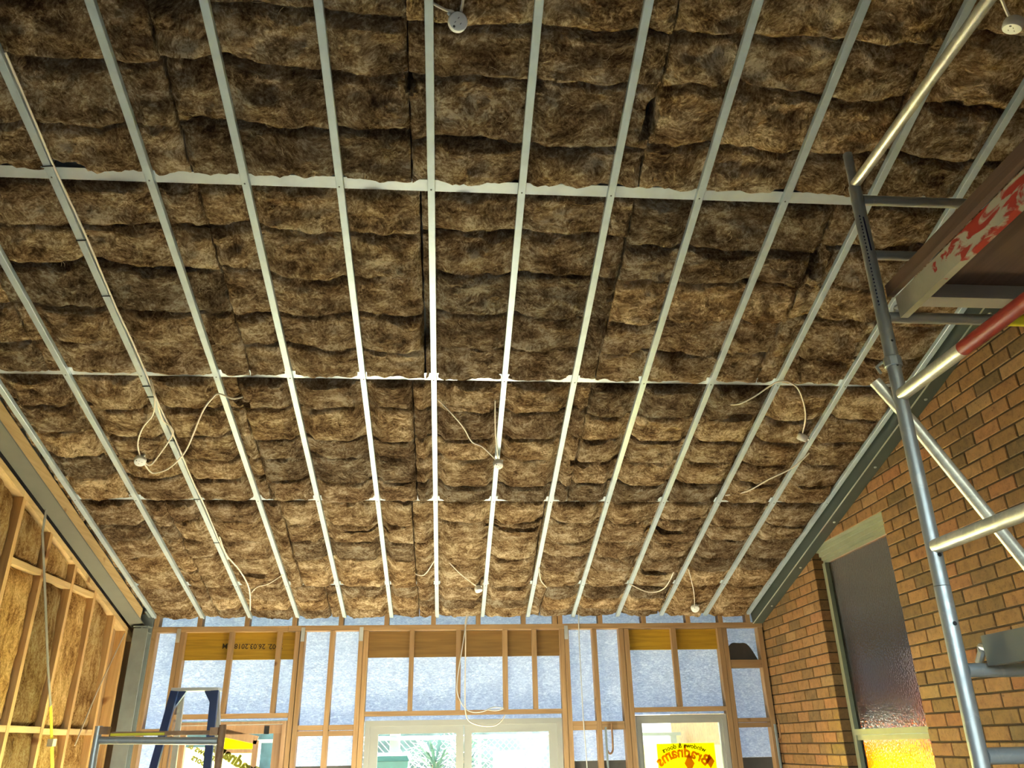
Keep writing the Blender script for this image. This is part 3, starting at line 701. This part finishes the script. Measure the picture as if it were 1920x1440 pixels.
for bay in range(7):
    ulo = -0.02 if bay == 0 else ROWS[bay-1]; uhi = ROWS[bay]-0.036
    cov = COVER[bay]
    sagk = (0.030, 0.042, 0.040, 0.020, 0.014, 0.012, 0.012)[bay]
    for s in range(6):
        x0, x1 = SEAMS[bay][s], SEAMS[bay][s+1]-random.uniform(0.004, 0.012)
        if s == 5: x1 = SEAMS[bay][6]
        th = empty('insulation_batt', CP((x0+x1)/2, (ulo+uhi)/2, 0.05), 'brown ceiling batt %s, %s from the left' % (BAYN[bay], ORD[s]), 'insulation', 'brown batts above the ceiling battens')
        nf = NF[bay]; span = uhi-ulo; fib = MB()
        bnds = [ulo+span*(q/nf)+(random.uniform(-0.035, 0.035) if 0 < q < nf else 0) for q in range(nf+1)]
        sd = random.uniform(0, 50)
        def edge(b, q, sd=sd, bay=bay, cov=cov):
            if q == 0: return lambda x: b+cov+0.026*fbm(x*3+bay*9, 0.3)+0.018*fbm(x*13+bay, 1.7)+0.008*fbm(x*45, bay)-0.05*max(0, fbm(x*6+bay*5, 9.1)-0.55)
            if q == nf: return lambda x: b+0.004*fbm(x*5, 3.3+bay)
            return lambda x: b+0.040*fbm(x*1.6+sd+q*7, bay*3.1)+0.012*fbm(x*7+sd, q)
        for q in range(nf):
            ea, eb = edge(bnds[q], q), edge(bnds[q+1], q+1)
            g = 0.0 if q == 0 else 0.003
            mb = fold_mesh(x0, x1, lambda x, ea=ea, g=g: ea(x)+g, lambda x, eb=eb: eb(x)-0.003, q == 0, q == nf-1, sd+q*3.3, cov, sagk)
            mb.build('fold', 'wool', th, smooth=True)
            # loose pale fibres curling off the face of this fold
            if bay < 6:
                for _ in range(int(9*(x1-x0))):
                    xx = random.uniform(x0+0.05, x1-0.05); tt = random.uniform(0.1, 0.95); uu = ea(xx)+(eb(xx)-ea(xx))*tt
                    fr = (xx/BAT) % 1.0
                    if min(fr, 1-fr)*BAT < 0.06: continue
                    best = min((v for v in mb.v if abs(v.x-xx) < 0.03), key=lambda v: (v-CP(xx, uu, 0.02)).length_squared, default=None)
                    if best is None: continue
                    a = random.uniform(0, 6.28); p = best+CP(0, 0, -0.004)-CP(0, 0, 0); pts = [p]; kk = random.uniform(-0.9, 0.9); st_ = random.uniform(0.006, 0.013)
                    for _k in range(6):
                        a += kk*random.uniform(0.4, 1.2); p = p+(CP(math.cos(a), math.sin(a), random.uniform(-0.35, 0.3))-CP(0, 0, 0))*st_; pts.append(p)
                    fib.tube(pts, [0.0003, 0.0008, 0.0009, 0.0009, 0.0008, 0.0006, 0.0003], 4, False)
        if fib.v: fib.build('loose_fibres', 'fibre', th, kind='stuff')

# ------------------------------------------------------------------ cables, plug bases, ties
def cable(label, pts, r=0.0042, m='cable', name='electrical_cable'):
    return tag(MB().tube(smoothpath(pts), r, 7).build(name, m, None, smooth=True), label, 'cable')
def cc(lst, n=-0.03, n0=None, n1=None):
    n -= 0.016
    out = [CP(x, u, n) for x, u in lst]
    if n0 is not None: out[0] = CP(*lst[0], n0)
    if n1 is not None: out[-1] = CP(*lst[-1], n1)
    return out
FIX = {'a': ((0.117, 5.95), 'white round plug base hanging beside the middle batten at the top', 0.040), 'b': ((2.434, 6.057), 'white plug base hanging at the top right above the scaffold tube', 0.040),
       'c': ((-2.031, 2.777), 'white plug base hanging on looped cable, left side of the ceiling', 0.040), 'd': ((0.452, 2.764), 'white plug base hanging against a batten at mid ceiling', 0.036),
       'e': ((2.575, 3.125), 'white plug base hanging on the right near the scaffold upright', 0.038), 'f': ((0.38, 0.743), 'small white plug base near the lowest purlin, middle of the ceiling', 0.036), 'g': ((2.503, 0.30), 'white plug base hanging low over the right end of the far wall', 0.040)}
AX = {'a': (0.12, -0.75, -0.62), 'b': (-0.3, 0.35, -0.9), 'c': (0.25, -0.55, -0.8), 'd': (0.1, -0.5, -0.85), 'e': (-0.3, 0.5, -0.8), 'f': (0.2, -0.3, -0.9), 'g': (0.1, -0.7, -0.7)}
for k, ((x, u), lab, rr) in FIX.items():
    c = CP(x, u, -0.06); ax = Vector(AX[k]).normalized()
    p = empty('plug_base', c, lab, 'plug base', 'plug bases hanging from the ceiling')
    MB().lathe(c-ax*0.024, ax, [(0, rr*0.72), (0.006, rr*0.92), (0.018, rr), (0.030, rr)], 22).build('body', 'white_plastic', p, smooth=True)
    MB().lathe(c+ax*0.0062, ax, [(0, rr), (0.012, rr*0.98), (0.018, rr*0.9), (0.020, rr*0.75)], 22).build('cover', 'white_plastic', p, smooth=True)
    a1 = ax.orthogonal().normalized(); b1 = ax.cross(a1)
    for ang in (90, 215, 325):
        t = R(ang); q = c+ax*0.0263+(a1*math.cos(t)+b1*math.sin(t))*rr*0.32
        MB().bar(q-a1*0.004, q+a1*0.004, 0.0025, 0.001, ax).build('slot', 'screw', p)
    q = c+ax*0.0262+a1*rr*0.66; MB().lathe(q, ax, [(0, 0.005), (0.0008, 0.005)], 10).build('screw_hole', 'screw', p)
    q = c-ax*0.002-b1*rr*1.02; MB().lathe(q, -b1, [(0, 0.007), (0.012, 0.006)], 10).build('gland', 'white_plastic', p)
def at_fix(k): (x, u), _, rr = FIX[k]; return CP(x, u, -0.045)
cable('white cable running from the middle batten to the top plug base', cc([(0.017, 5.989), (0.067, 5.987), (0.099, 5.98)], -0.02, 0.01)+[at_fix('a')+Vector((0, 0.01, 0.02))], 0.0065)
cable('white cable hanging from above into the top plug base', cc([(0.16, 6.4), (0.14, 6.09), (0.137, 6.027)], -0.02, 0.02)+[at_fix('a')+Vector((0.01, 0, 0.022))], 0.0065)
cable('white cable dropping to the top right plug base', cc([(2.25, 6.4), (2.30, 6.2), (2.36, 6.128)], -0.02, 0.02)+[at_fix('b')], 0.0065)
cable('white cable looping from the tied batten down to the left plug base', cc([(-1.765, 3.531), (-1.759, 3.44), (-1.817, 3.273), (-1.922, 3.127), (-2.005, 2.944)], -0.025, 0.02)+[at_fix('c')], 0.005)
cable('white cable following the tied batten to the left plug base', cc([(-1.765, 3.562), (-1.755, 3.489), (-1.757, 3.402), (-1.772, 3.217), (-1.739, 3.13), (-1.755, 3.04), (-1.894, 2.819), (-2.0, 2.68)], -0.02, 0.015)+[at_fix('c')], 0.005)
cable('long white cable swinging from the left plug base up to the next batten', [at_fix('c')]+cc([(-2.013, 2.619), (-1.971, 2.599), (-1.861, 2.669), (-1.698, 2.886), (-1.496, 3.308), (-1.395, 3.464), (-1.347, 3.503), (-1.264, 3.457), (-1.172, 3.415)], -0.03, None, 0.03), 0.0055)
cable('thin pale cable draped to the mid ceiling plug base from the left', cc([(0.024, 3.412), (0.126, 3.312), (0.2, 3.166), (0.258, 3.013), (0.335, 2.95)], -0.03, 0.005)+[at_fix('d')], 0.0045)
cable('short cable dropping along the batten to the mid ceiling plug base', cc([(0.40, 3.404), (0.416, 3.109), (0.44, 2.9)], -0.025, 0.01)+[at_fix('d')], 0.0045)
cable('white cable looping over a batten to the right hand plug base', cc([(1.933, 3.389), (2.003, 3.466), (2.089, 3.541), (2.162, 3.653), (2.208, 3.708), (2.28, 3.704), (2.362, 3.641), (2.447, 3.504), (2.525, 3.33)], -0.03, 0.03)+[at_fix('e')], 0.005)
cable('straight pale cable slanting across the wool on the right', cc([(2.279, 2.244), (2.403, 2.378), (2.519, 2.545), (2.651, 2.706), (2.748, 2.833)], -0.02, 0.01, 0.01), 0.0055)
cable('thin cable hanging to the small plug base by the lowest purlin', cc([(0.064, 1.214), (0.196, 1.043), (0.319, 0.833)], -0.03, 0.02)+[at_fix('f')], 0.004)
cable('short curved white cable left of the middle batten near the far wall', cc([(-0.22, 0.911), (-0.11, 0.993), (-0.014, 1.165)], -0.03, 0.02, 0.01), 0.005)
cable('thin cable hanging to the plug base over the right end', cc([(2.281, 1.0), (2.407, 0.649)], -0.03, 0.0)+[at_fix('g')], 0.004)
cable('short pale cable tail right of the middle near the lowest purlin', cc([(0.911, 1.039), (0.941, 0.881), (1.008, 0.74)], -0.03, 0.0), 0.005)
cable('sagging white cable between two battens above the right window', cc([(1.785, 0.711), (1.977, 0.63), (2.113, 0.708), (2.165, 0.948)], -0.03, 0.0, 0.01), 0.005)
cable('white cable hanging in a long curve near the far left corner', cc([(-1.755, 1.599), (-1.734, 1.391), (-1.681, 1.103), (-1.666, 0.742), (-1.738, 0.293)], -0.035, 0.0), 0.006)
cable('thin pale cable beside a hole in the wool at far left', cc([(-1.692, 0.545), (-1.601, 0.741), (-1.481, 0.815), (-1.349, 0.919)], -0.02, 0.0, 0.0), 0.004)
TN = ['topmost', 'second', 'third', 'fourth', 'fifth', 'sixth', 'seventh', 'lowest']
for i, u in enumerate((5.136, 4.686, 4.291, 3.509, 3.402, 2.924, 2.164, 1.49)):
    pts = [CP(-1.8+p*1.12, u+0.004*j, q) for j, (p, q) in enumerate([(-0.024, 0.030), (-0.021, -0.003), (0.021, -0.003), (0.026, 0.030)])]
    tag(MB().tube(pts, 0.003, 6).build('cable_tie', 'tie'), 'black cable tie round the third batten from the left, %s going down the slope' % TN[i], 'cable tie', 'black cable ties on one batten')
tag(MB().tube(smoothpath([CP(-1.772+0.004*math.sin(u*7), u, 0.004) for u in [1.2+0.3*i for i in range(16)]], 3), 0.0055, 7).build('tied_cable', 'cable', smooth=True), 'white cable strapped along the third batten from the left', 'cable')
def fc(lst, y=-0.012): return [(x, y, z) for x, z in lst]
cable('pale cable dropping straight down over the middle of the far wall', fc([(0.315, 3.06), (0.279, 2.961), (0.281, 2.786), (0.279, 2.303), (0.285, 2.163)]), 0.006)
cable('grey cable bowing left then coiled on the header above the sliding door', fc([(0.326, 3.06), (0.285, 2.936), (0.245, 2.688), (0.207, 2.446), (0.208, 2.304), (0.27, 2.186), (0.345, 2.139), (0.445, 2.142), (0.545, 2.178), (0.641, 2.167), (0.57, 2.149), (0.48, 2.16)], -0.02), 0.005, 'cable_grey')
cable('white cable loop hanging in front of the sliding door head', fc([(0.279, 2.303), (0.285, 2.14), (0.32, 2.061), (0.42, 2.023), (0.544, 2.016), (0.619, 2.056), (0.655, 2.111)], -0.03), 0.006)
cable('grey cable running straight down the wrap right of the sliding door', fc([(1.406, 3.03), (1.398, 2.776), (1.398, 2.384), (1.4, 2.054), (1.412, 1.646), (1.42, 0.9)], -0.008), 0.0055, 'cable_grey')
# sash clamps hanging on noggings
def clamp_(x, pts, y, label):
    c = empty('bar_clamp', (x, y, 1.0), label, 'clamp', 'bar clamps on the far wall')
    MB().box(x-0.008, x+0.008, y-0.012, y+0.012, 1.1, 1.99).build('bar', 'steel_post', c)
    MB().tube(smoothpath([(px, y, pz) for px, pz in pts], 4), 0.009, 8).build('hook', 'rust', c, smooth=True)
clamp_(1.603, [(1.663, 2.022), (1.662, 1.866), (1.656, 1.785), (1.629, 1.762), (1.606, 1.79)], -0.03, 'steel bar clamp with rusty hook beside the right window')
clamp_(3.235, [(3.275, 2.03), (3.275, 1.93), (3.268, 1.868), (3.245, 1.861), (3.236, 1.88)], -0.05, 'steel bar clamp with rusty hook against the brick wall corner')

# ------------------------------------------------------------------ straps on the left
st = empty('ratchet_strap', (-2.80, -1.7, 1.4), 'webbing strap hanging from the left beam, grey above and yellow below', 'strap')
def ribbon(pts, w, th):
    mb = MB()
    for a, b in zip(pts[:-1], pts[1:]): mb.bar(a, b, w, th, (1, 0, 0))
    return mb
ribbon([(-2.80, -2.253, 3.46), (-2.80, -2.235, 3.3), (-2.80, -2.027, 2.951), (-2.80, -1.72, 2.43), (-2.80, -1.55, 2.17)], 0.028, 0.004).build('grey_webbing', 'grey_strap', st)
ribbon([(-2.80, -1.55, 2.17), (-2.80, -1.42, 1.945)], 0.034, 0.004).build('yellow_webbing', 'yellow_strap', st)
ribbon([(-2.80, -1.395, 1.90), (-2.80, -1.317, 1.754), (-2.80, -1.2, 1.5), (-2.80, -1.1, 1.3)], 0.045, 0.004).build('yellow_webbing', 'yellow_strap', st)
MB().box(-2.82, -2.78, -1.44, -1.38, 1.90, 1.95).build('buckle', 'alu', st)
tag(ribbon([(-2.84, -0.293, 2.839), (-2.84, -0.677, 2.307), (-2.84, -0.904, 1.906)], 0.014, 0.006).build('cord', 'rope'), 'pale cord stretched diagonally across the left stud wall by the post', 'cord')
hl = MB()
hl.lathe((-2.83, -0.2, 1.62), (0, -1, 0), [(0, 0.02), (0.004, 0.10), (0.016, 0.10), (0.02, 0.02)], 20)
tag(hl.build('cable_reel', 'orange', smooth=True), 'bright orange reel hung low between the last left studs', 'reel')

# ------------------------------------------------------------------ step ladder
la = empty('step_ladder', (-1.78, -1.5, 0), 'blue fibreglass step ladder with aluminium top in front of the left door', 'ladder')
B('top_cap', 'alu', la, -1.95, -1.605, -1.56, -1.44, 2.262, 2.285)
for xa, xb, y0, y1, w in ((-1.925, -2.12, -1.55, -1.72, 0.055), (-1.63, -1.52, -1.55, -1.72, 0.055)):
    MB().bar((xa, y0, 2.262), (xb-0.05 if xb < -1.8 else xb, y1, 0.0), 0.03, w, (1, 0, 0)).build('front_rail', 'blue_fibre', la)
for xa, xb in ((-1.90, -2.05), (-1.64, -1.50)):
    MB().bar((xa, -1.45, 2.262), (xb, -0.75, 0.0), 0.025, 0.04, (1, 0, 0)).build('rear_rail', 'alu', la)
for xa, xb in ((-1.912, -1.845), (-1.645, -1.715)):
    MB().add([(xa, -1.53, 2.262), (xb, -1.53, 2.262), (xa-0.015*(1 if xa < -1.8 else -1), -1.535, 2.13), (xa, -1.50, 2.262), (xb, -1.50, 2.262), (xa-0.015*(1 if xa < -1.8 else -1), -1.505, 2.13)],
             [(0, 1, 2), (3, 5, 4), (0, 3, 4, 1), (1, 4, 5, 2), (2, 5, 3, 0)]).build('gusset', 'blue_fibre', la)
for z in (0.3, 0.6, 0.9, 1.2, 1.5):
    t = 1-z/2.262; xl = -1.925+(-2.17+1.925)*t; xr = -1.63+(-1.52+1.63)*t; y = -1.55-0.17*t
    B('tread', 'alu', la, xl+0.018, xr-0.018, y-0.03, y+0.05, z-0.012, z+0.012)

# ------------------------------------------------------------------ small scaffold trestle at lower left
tr = empty('scaffold_trestle', (-1.5, -3.0, 0), 'galvanised tube trestle frame with rusty uprights at the lower left', 'trestle')
MB().tube([(-1.862, -3.0, 1.99), (-1.862, -3.0, 1.83), (-1.80, -3.0, 0.0)], 0.02, 14).build('upright', 'scaf', tr, smooth=True)
MB().tube([(-1.172, -3.0, 1.985), (-1.172, -3.0, 1.83), (-1.19, -3.0, 0.0)], 0.02, 14).build('upright', 'rust', tr, smooth=True)
MB().tube([(-1.845, -3.0, 1.914), (-1.19, -3.0, 1.90)], 0.021, 14).build('top_rail', 'scaf', tr, smooth=True)
MB().tube([(-1.82, -3.0, 0.9), (-1.19, -3.0, 0.9)], 0.019, 12).build('lower_rail', 'scaf', tr, smooth=True)
MB().box(-1.80, -1.24, -2.975, -2.945, 1.935, 1.958).build('back_angle', 'rust', tr); MB().box(-1.80, -1.50, -2.981, -2.976, 1.937, 1.95).build('yellow_stripe', 'yellow_paint', tr)
MB().box(-1.845, -1.80, -3.03, -2.985, 1.945, 1.985).build('bracket', 'rust', tr); MB().box(-1.235, -1.19, -3.03, -2.985, 1.93, 1.972).build('bracket', 'rust', tr)

# ------------------------------------------------------------------ scaffold tower on the right
SX, SY = 1.745, -5.55
sc = empty('scaffold_tower', (2.1, -6.4, 0), 'aluminium scaffold tower frame with tube rails beside the brick wall', 'scaffold')
lean = lambda z: SX+0.020*(z-2.85)
MB().tube([(lean(0), SY, 0.0), (lean(2.30), SY, 2.30)], 0.0255, 18).build('upright', 'scaf', sc, smooth=True)
upr = MB().tube([(lean(2.302), SY, 2.302), (lean(3.93), SY, 3.93)], 0.0245, 18).build('upright', 'scaf', sc, smooth=True)
MB().tube([(lean(3.931), SY, 3.931), (lean(4.10), SY, 4.10)], 0.019, 14).build('spigot', 'scaf', sc, smooth=True)
for z in (2.40, 2.18): MB().lathe((lean(z), SY-0.0255, z), (0, -1, 0), [(0, 0.007), (0.0008, 0.007)], 10).build('pin_hole', 'tie', upr)
for z in (3.10, 3.2): MB().lathe((lean(z), SY-0.0245, z), (0, -1, 0), [(0, 0.005), (0.0008, 0.005)], 10).build('pin_hole', 'tie', upr)
X2 = SX+0.76
MB().tube([(X2, SY, 0.0), (X2, SY, 3.93)], 0.0245, 18).build('upright', 'scaf', sc, smooth=True)
for y in (-7.35,):
    for x in (X2,): MB().tube([(x, y, 0.0), (x, y, 3.93)], 0.0245, 16).build('upright', 'scaf', sc, smooth=True)
for z, r_ in ((3.862, 0.021), (3.595, 0.0195), (3.312, 0.0215), (2.04, 0.0215), (1.795, 0.024), (1.5, 0.02), (1.2, 0.02)):
    MB().tube([(lean(z)+0.02, SY, z), (X2-0.02, SY, z)], r_, 16).build('rung', 'scaf', sc, smooth=True)
MB().tube([(lean(3.31)+0.5, SY, 3.312), (lean(3.31)+0.66, SY, 3.312)], 0.0235, 16).build('yellow_sleeve', 'yellow_paint', sc, smooth=True)
gr1 = MB().tube([(lean(2.98), SY-0.015, 2.985), (SX+0.008, -5.93, 2.985)], 0.0245, 18).build('guardrail', 'scaf_weld', sc, smooth=True)
MB().tube([(SX+0.008, -5.931, 2.985), (SX+0.03, -7.35, 2.985)], 0.0248, 18).build('red_band', 'red_worn', gr1, smooth=True)
MB().tube([(lean(2.43), SY-0.015, 2.43), (SX+0.06, -7.35, 2.43)], 0.024, 18).build('guardrail', 'scaf_weld', sc, smooth=True)
MB().tube([(lean(3.93), SY-0.012, 3.937), (SX+0.02, -7.35, 3.937)], 0.021, 16).build('top_rail', 'scaf_weld', sc, smooth=True)
br = MB().tube([(1.70, -5.49, 3.07), (1.81, -5.495, 2.895), (2.53, -5.52, 1.56)], 0.0225, 16).build('diagonal_brace', 'scaf_weld', sc, smooth=True)
MB().lathe((lean(3.1), SY, 3.10), (0, 0, 1), [(0, 0.029), (0.004, 0.032), (0.036, 0.032), (0.04, 0.029)], 16).build('clamp', 'scaf', br)
MB().tube([(lean(3.1)-0.05, SY+0.01, 3.08), (lean(3.1)-0.055, SY+0.02, 3.11), (lean(3.1)-0.03, SY+0.02, 3.13), (lean(3.1), SY+0.03, 3.125)], 0.006, 8).build('spring_hook', 'scaf', br)
# faded lettering strip down the upright
MB().box(lean(3.72)-0.009, lean(3.72)-0.003, SY-0.0262, SY-0.0245, 3.60, 3.76).build('sticker', 'print_blue', upr)
for i in range(26):
    z = 3.77-0.0165*i; xx = lean(z)-0.0185
    MB().box(xx, xx+0.009, SY-0.0205+0.001, SY-0.0165, z-0.0035-0.003*(i % 3 == 0), z+0.0025).build('letter_mark', 'print_blue', upr)

def plank(name, label, z, x0, x1, ya, yb, sidem):
    p = empty(name, ((x0+x1)/2, (ya+yb)/2, z), label, 'plank')
    for x in (x0, x1-0.03):
        MB().extr([(x, z), (x+0.03, z), (x+0.03, z+0.008), (x+0.018, z+0.008), (x+0.018, z+0.082), (x+0.03, z+0.082), (x+0.03, z+0.09), (x, z+0.09)], yb, ya, lambda p_, q, t: (p_, t, q)).build('side_beam', sidem, p)
    B('deck', 'ply_dark', p, x0+0.0305, x1-0.0305, yb, ya, z+0.07, z+0.085)
    for k, y in enumerate((ya-0.10, (ya+yb)/2, yb+0.1)):
        B('crossbar', 'alu', p, x0+0.031, x1-0.031, y-0.035, y+0.035, z+0.012, z+0.068)
    for x in (x0+0.015, x1-0.015):
        MB().tube(smoothpath([(x, ya-0.01, z+0.05), (x, ya+0.03, z+0.06), (x, SY, z+0.045), (x, SY+0.028, z+0.015)], 4), 0.012, 8).build('hook', 'alu', p, smooth=True)
    return p
pk = plank('scaffold_plank', 'scaffold platform with worn red paint on its beige side beam, seen from below', 3.292, 1.80, 2.44, SY-0.035, -7.32, 'plank_side')
tag(MB().box(1.772, 1.797, -7.32, SY-0.03, 3.384, 3.435).build('toe_board', 'ply_dark'), 'dark brown timber toe board along the upper scaffold platform edge', 'board')
plank('scaffold_plank', 'lower scaffold platform end with dull grey side beam against the bricks', 2.05, 1.80, 2.44, SY-0.035, -7.32, 'steel_grey')

# ------------------------------------------------------------------ outside
B('ground', 'ground', None, -25, 25, 0.13, 40, -0.3, -0.1, kind='structure')
MB().box(-14, 14, 1.8, 40, -0.1, 0.7).build('yard_terrace', 'ground', kind='structure')
MB().extr([(-3.6, 0), (4.6, 0), (4.6, 0.03), (-3.6, 0.03)], 0.14, 3.2, lambda p, q, t: (p, t, 4.2+q)).build('added_sun_shade', 'pale_matt', kind='structure')  # unseen roof slab added to keep direct sun off the building wrap
def wheelie():
    b = empty('wheelie_bin', (-0.55, 2.6, 0.7), 'green wheelie bin outside the left pane of the sliding door', 'bin')
    MB().add([(-0.72, 2.36, 0.74), (-0.38, 2.36, 0.74), (-0.38, 2.84, 0.74), (-0.72, 2.84, 0.74), (-0.80, 2.3, 1.70), (-0.34, 2.3, 1.70), (-0.34, 2.9, 1.70), (-0.80, 2.9, 1.70)],
             [(0, 3, 2, 1), (0, 1, 5, 4), (1, 2, 6, 5), (2, 3, 7, 6), (3, 0, 4, 7), (4, 5, 6, 7)]).build('body', 'bin_green', b)
    MB().add([(-0.82, 2.27, 1.703), (-0.32, 2.27, 1.703), (-0.32, 2.93, 1.703), (-0.82, 2.93, 1.703), (-0.79, 2.3, 1.76), (-0.35, 2.3, 1.76), (-0.35, 2.9, 1.79), (-0.79, 2.9, 1.79)],
             [(0, 3, 2, 1), (0, 1, 5, 4), (1, 2, 6, 5), (2, 3, 7, 6), (3, 0, 4, 7), (4, 5, 6, 7)]).build('lid', 'bin_green', b)
    for x in (-0.70, -0.40): MB().lathe((x-0.03, 2.84, 0.8), (1, 0, 0), [(0, 0.1), (0.06, 0.1)], 14).build('wheel', 'tie', b)
wheelie()
ra = empty('garden_rail', (0.4, 3.25, 0.7), 'pale horizontal garden rail on posts outside behind the sliding door', 'rail')
MB().box(-2.4, 3.2, 3.2, 3.3, 1.93, 1.97).build('rail_bar', 'alu_white', ra)
for x in (-2.3, 3.1): MB().box(x-0.04, x+0.04, 3.21, 3.29, 0.7, 1.93).build('rail_post', 'alu_white', ra)
tag(MB().box(-0.63, -0.50, 3.32, 3.42, 0.7, 2.3).build('garden_post', 'alu_white'), 'white garden post outside behind the bin', 'post')
def bush(cx, cy, z0, label, n=70):
    b = empty('strappy_plant', (cx, cy, z0), label, 'plant')
    MB().tube([(cx, cy, z0), (cx+0.03, cy, z0+0.5), (cx, cy, z0+0.95)], [0.05, 0.04, 0.035], 8).build('stem', 'door_timber', b)
    lf = MB()
    for i in range(n):
        a = random.uniform(0, 6.28); el = random.uniform(0.1, 1.25); ln = random.uniform(0.4, 0.75); w = 0.02
        d = Vector((math.cos(a)*math.cos(el), math.sin(a)*math.cos(el), math.sin(el))); sdv = Vector((-math.sin(a), math.cos(a), 0))*w
        p0 = Vector((cx, cy, z0+0.9+random.uniform(-0.2, 0.1))); p1 = p0+d*ln*0.55; p2 = p0+d*ln-Vector((0, 0, 0.28*ln))
        lf.add([p0-sdv*0.5, p0+sdv*0.5, p1+sdv, p1-sdv, p2], [(0, 1, 2, 3), (3, 2, 4)])
    o = lf.build('leaves', 'leaf', b); o['kind'] = 'stuff'
bush(-0.05, 3.9, 0.7, 'strappy green plant outside the left sliding pane'); bush(0.35, 4.4, 0.75, 'strappy green plant further back outside, near the sash join')
fe = empty('chain_fence', (1.4, 5.0, 0.7), 'wire diamond mesh fence outside behind the right sliding pane', 'fence')
for x in (-1.5, 0.6, 2.7): MB().tube([(x, 5.0, 0.7), (x, 5.0, 2.0)], 0.025, 8).build('post', 'alu', fe)
MB().tube([(-1.5, 5.0, 1.98), (2.7, 5.0, 1.98)], 0.018, 8).build('top_rail', 'alu', fe)
wire = MB()
for i in range(62):
    x = -1.5+0.09*i-1.2
    for sgn in (1, -1):
        a0 = Vector((x if sgn > 0 else x+1.2, 5.0, 0.75)); a1 = Vector((x+1.2 if sgn > 0 else x, 5.0, 1.95))
        if min(a0.x, a1.x) > -1.5 and max(a0.x, a1.x) < 2.7: wire.bar(a0, a1, 0.008, 0.008)
w_ = wire.build('mesh_wire', 'fence_wire', fe); w_['kind'] = 'stuff'
tag(MB().box(0.75, 1.15, 3.6, 4.0, 0.7, 1.78).build('white_block', 'alu_white'), 'white garden cupboard outside the right sliding pane', 'cupboard')
tag(MB().box(-14, 14, 9.0, 9.2, 0.7, 2.6).build('boundary_fence', 'hedge'), 'pale boundary fence far behind the yard', 'fence')

MB().box(3.285, 3.42, 0.125, 4.0, -0.1, 3.7).build('wall_added_sky_block', 'brick_far', kind='structure')  # unseen brick wall added outside to dim the right-hand wrap panels
tag(MB().box(2.2, 7.0, 6.0, 6.2, 0.7, 3.4).build('neighbour_wall', 'pale_matt'), 'pale neighbouring wall outside behind the right window', 'wall')
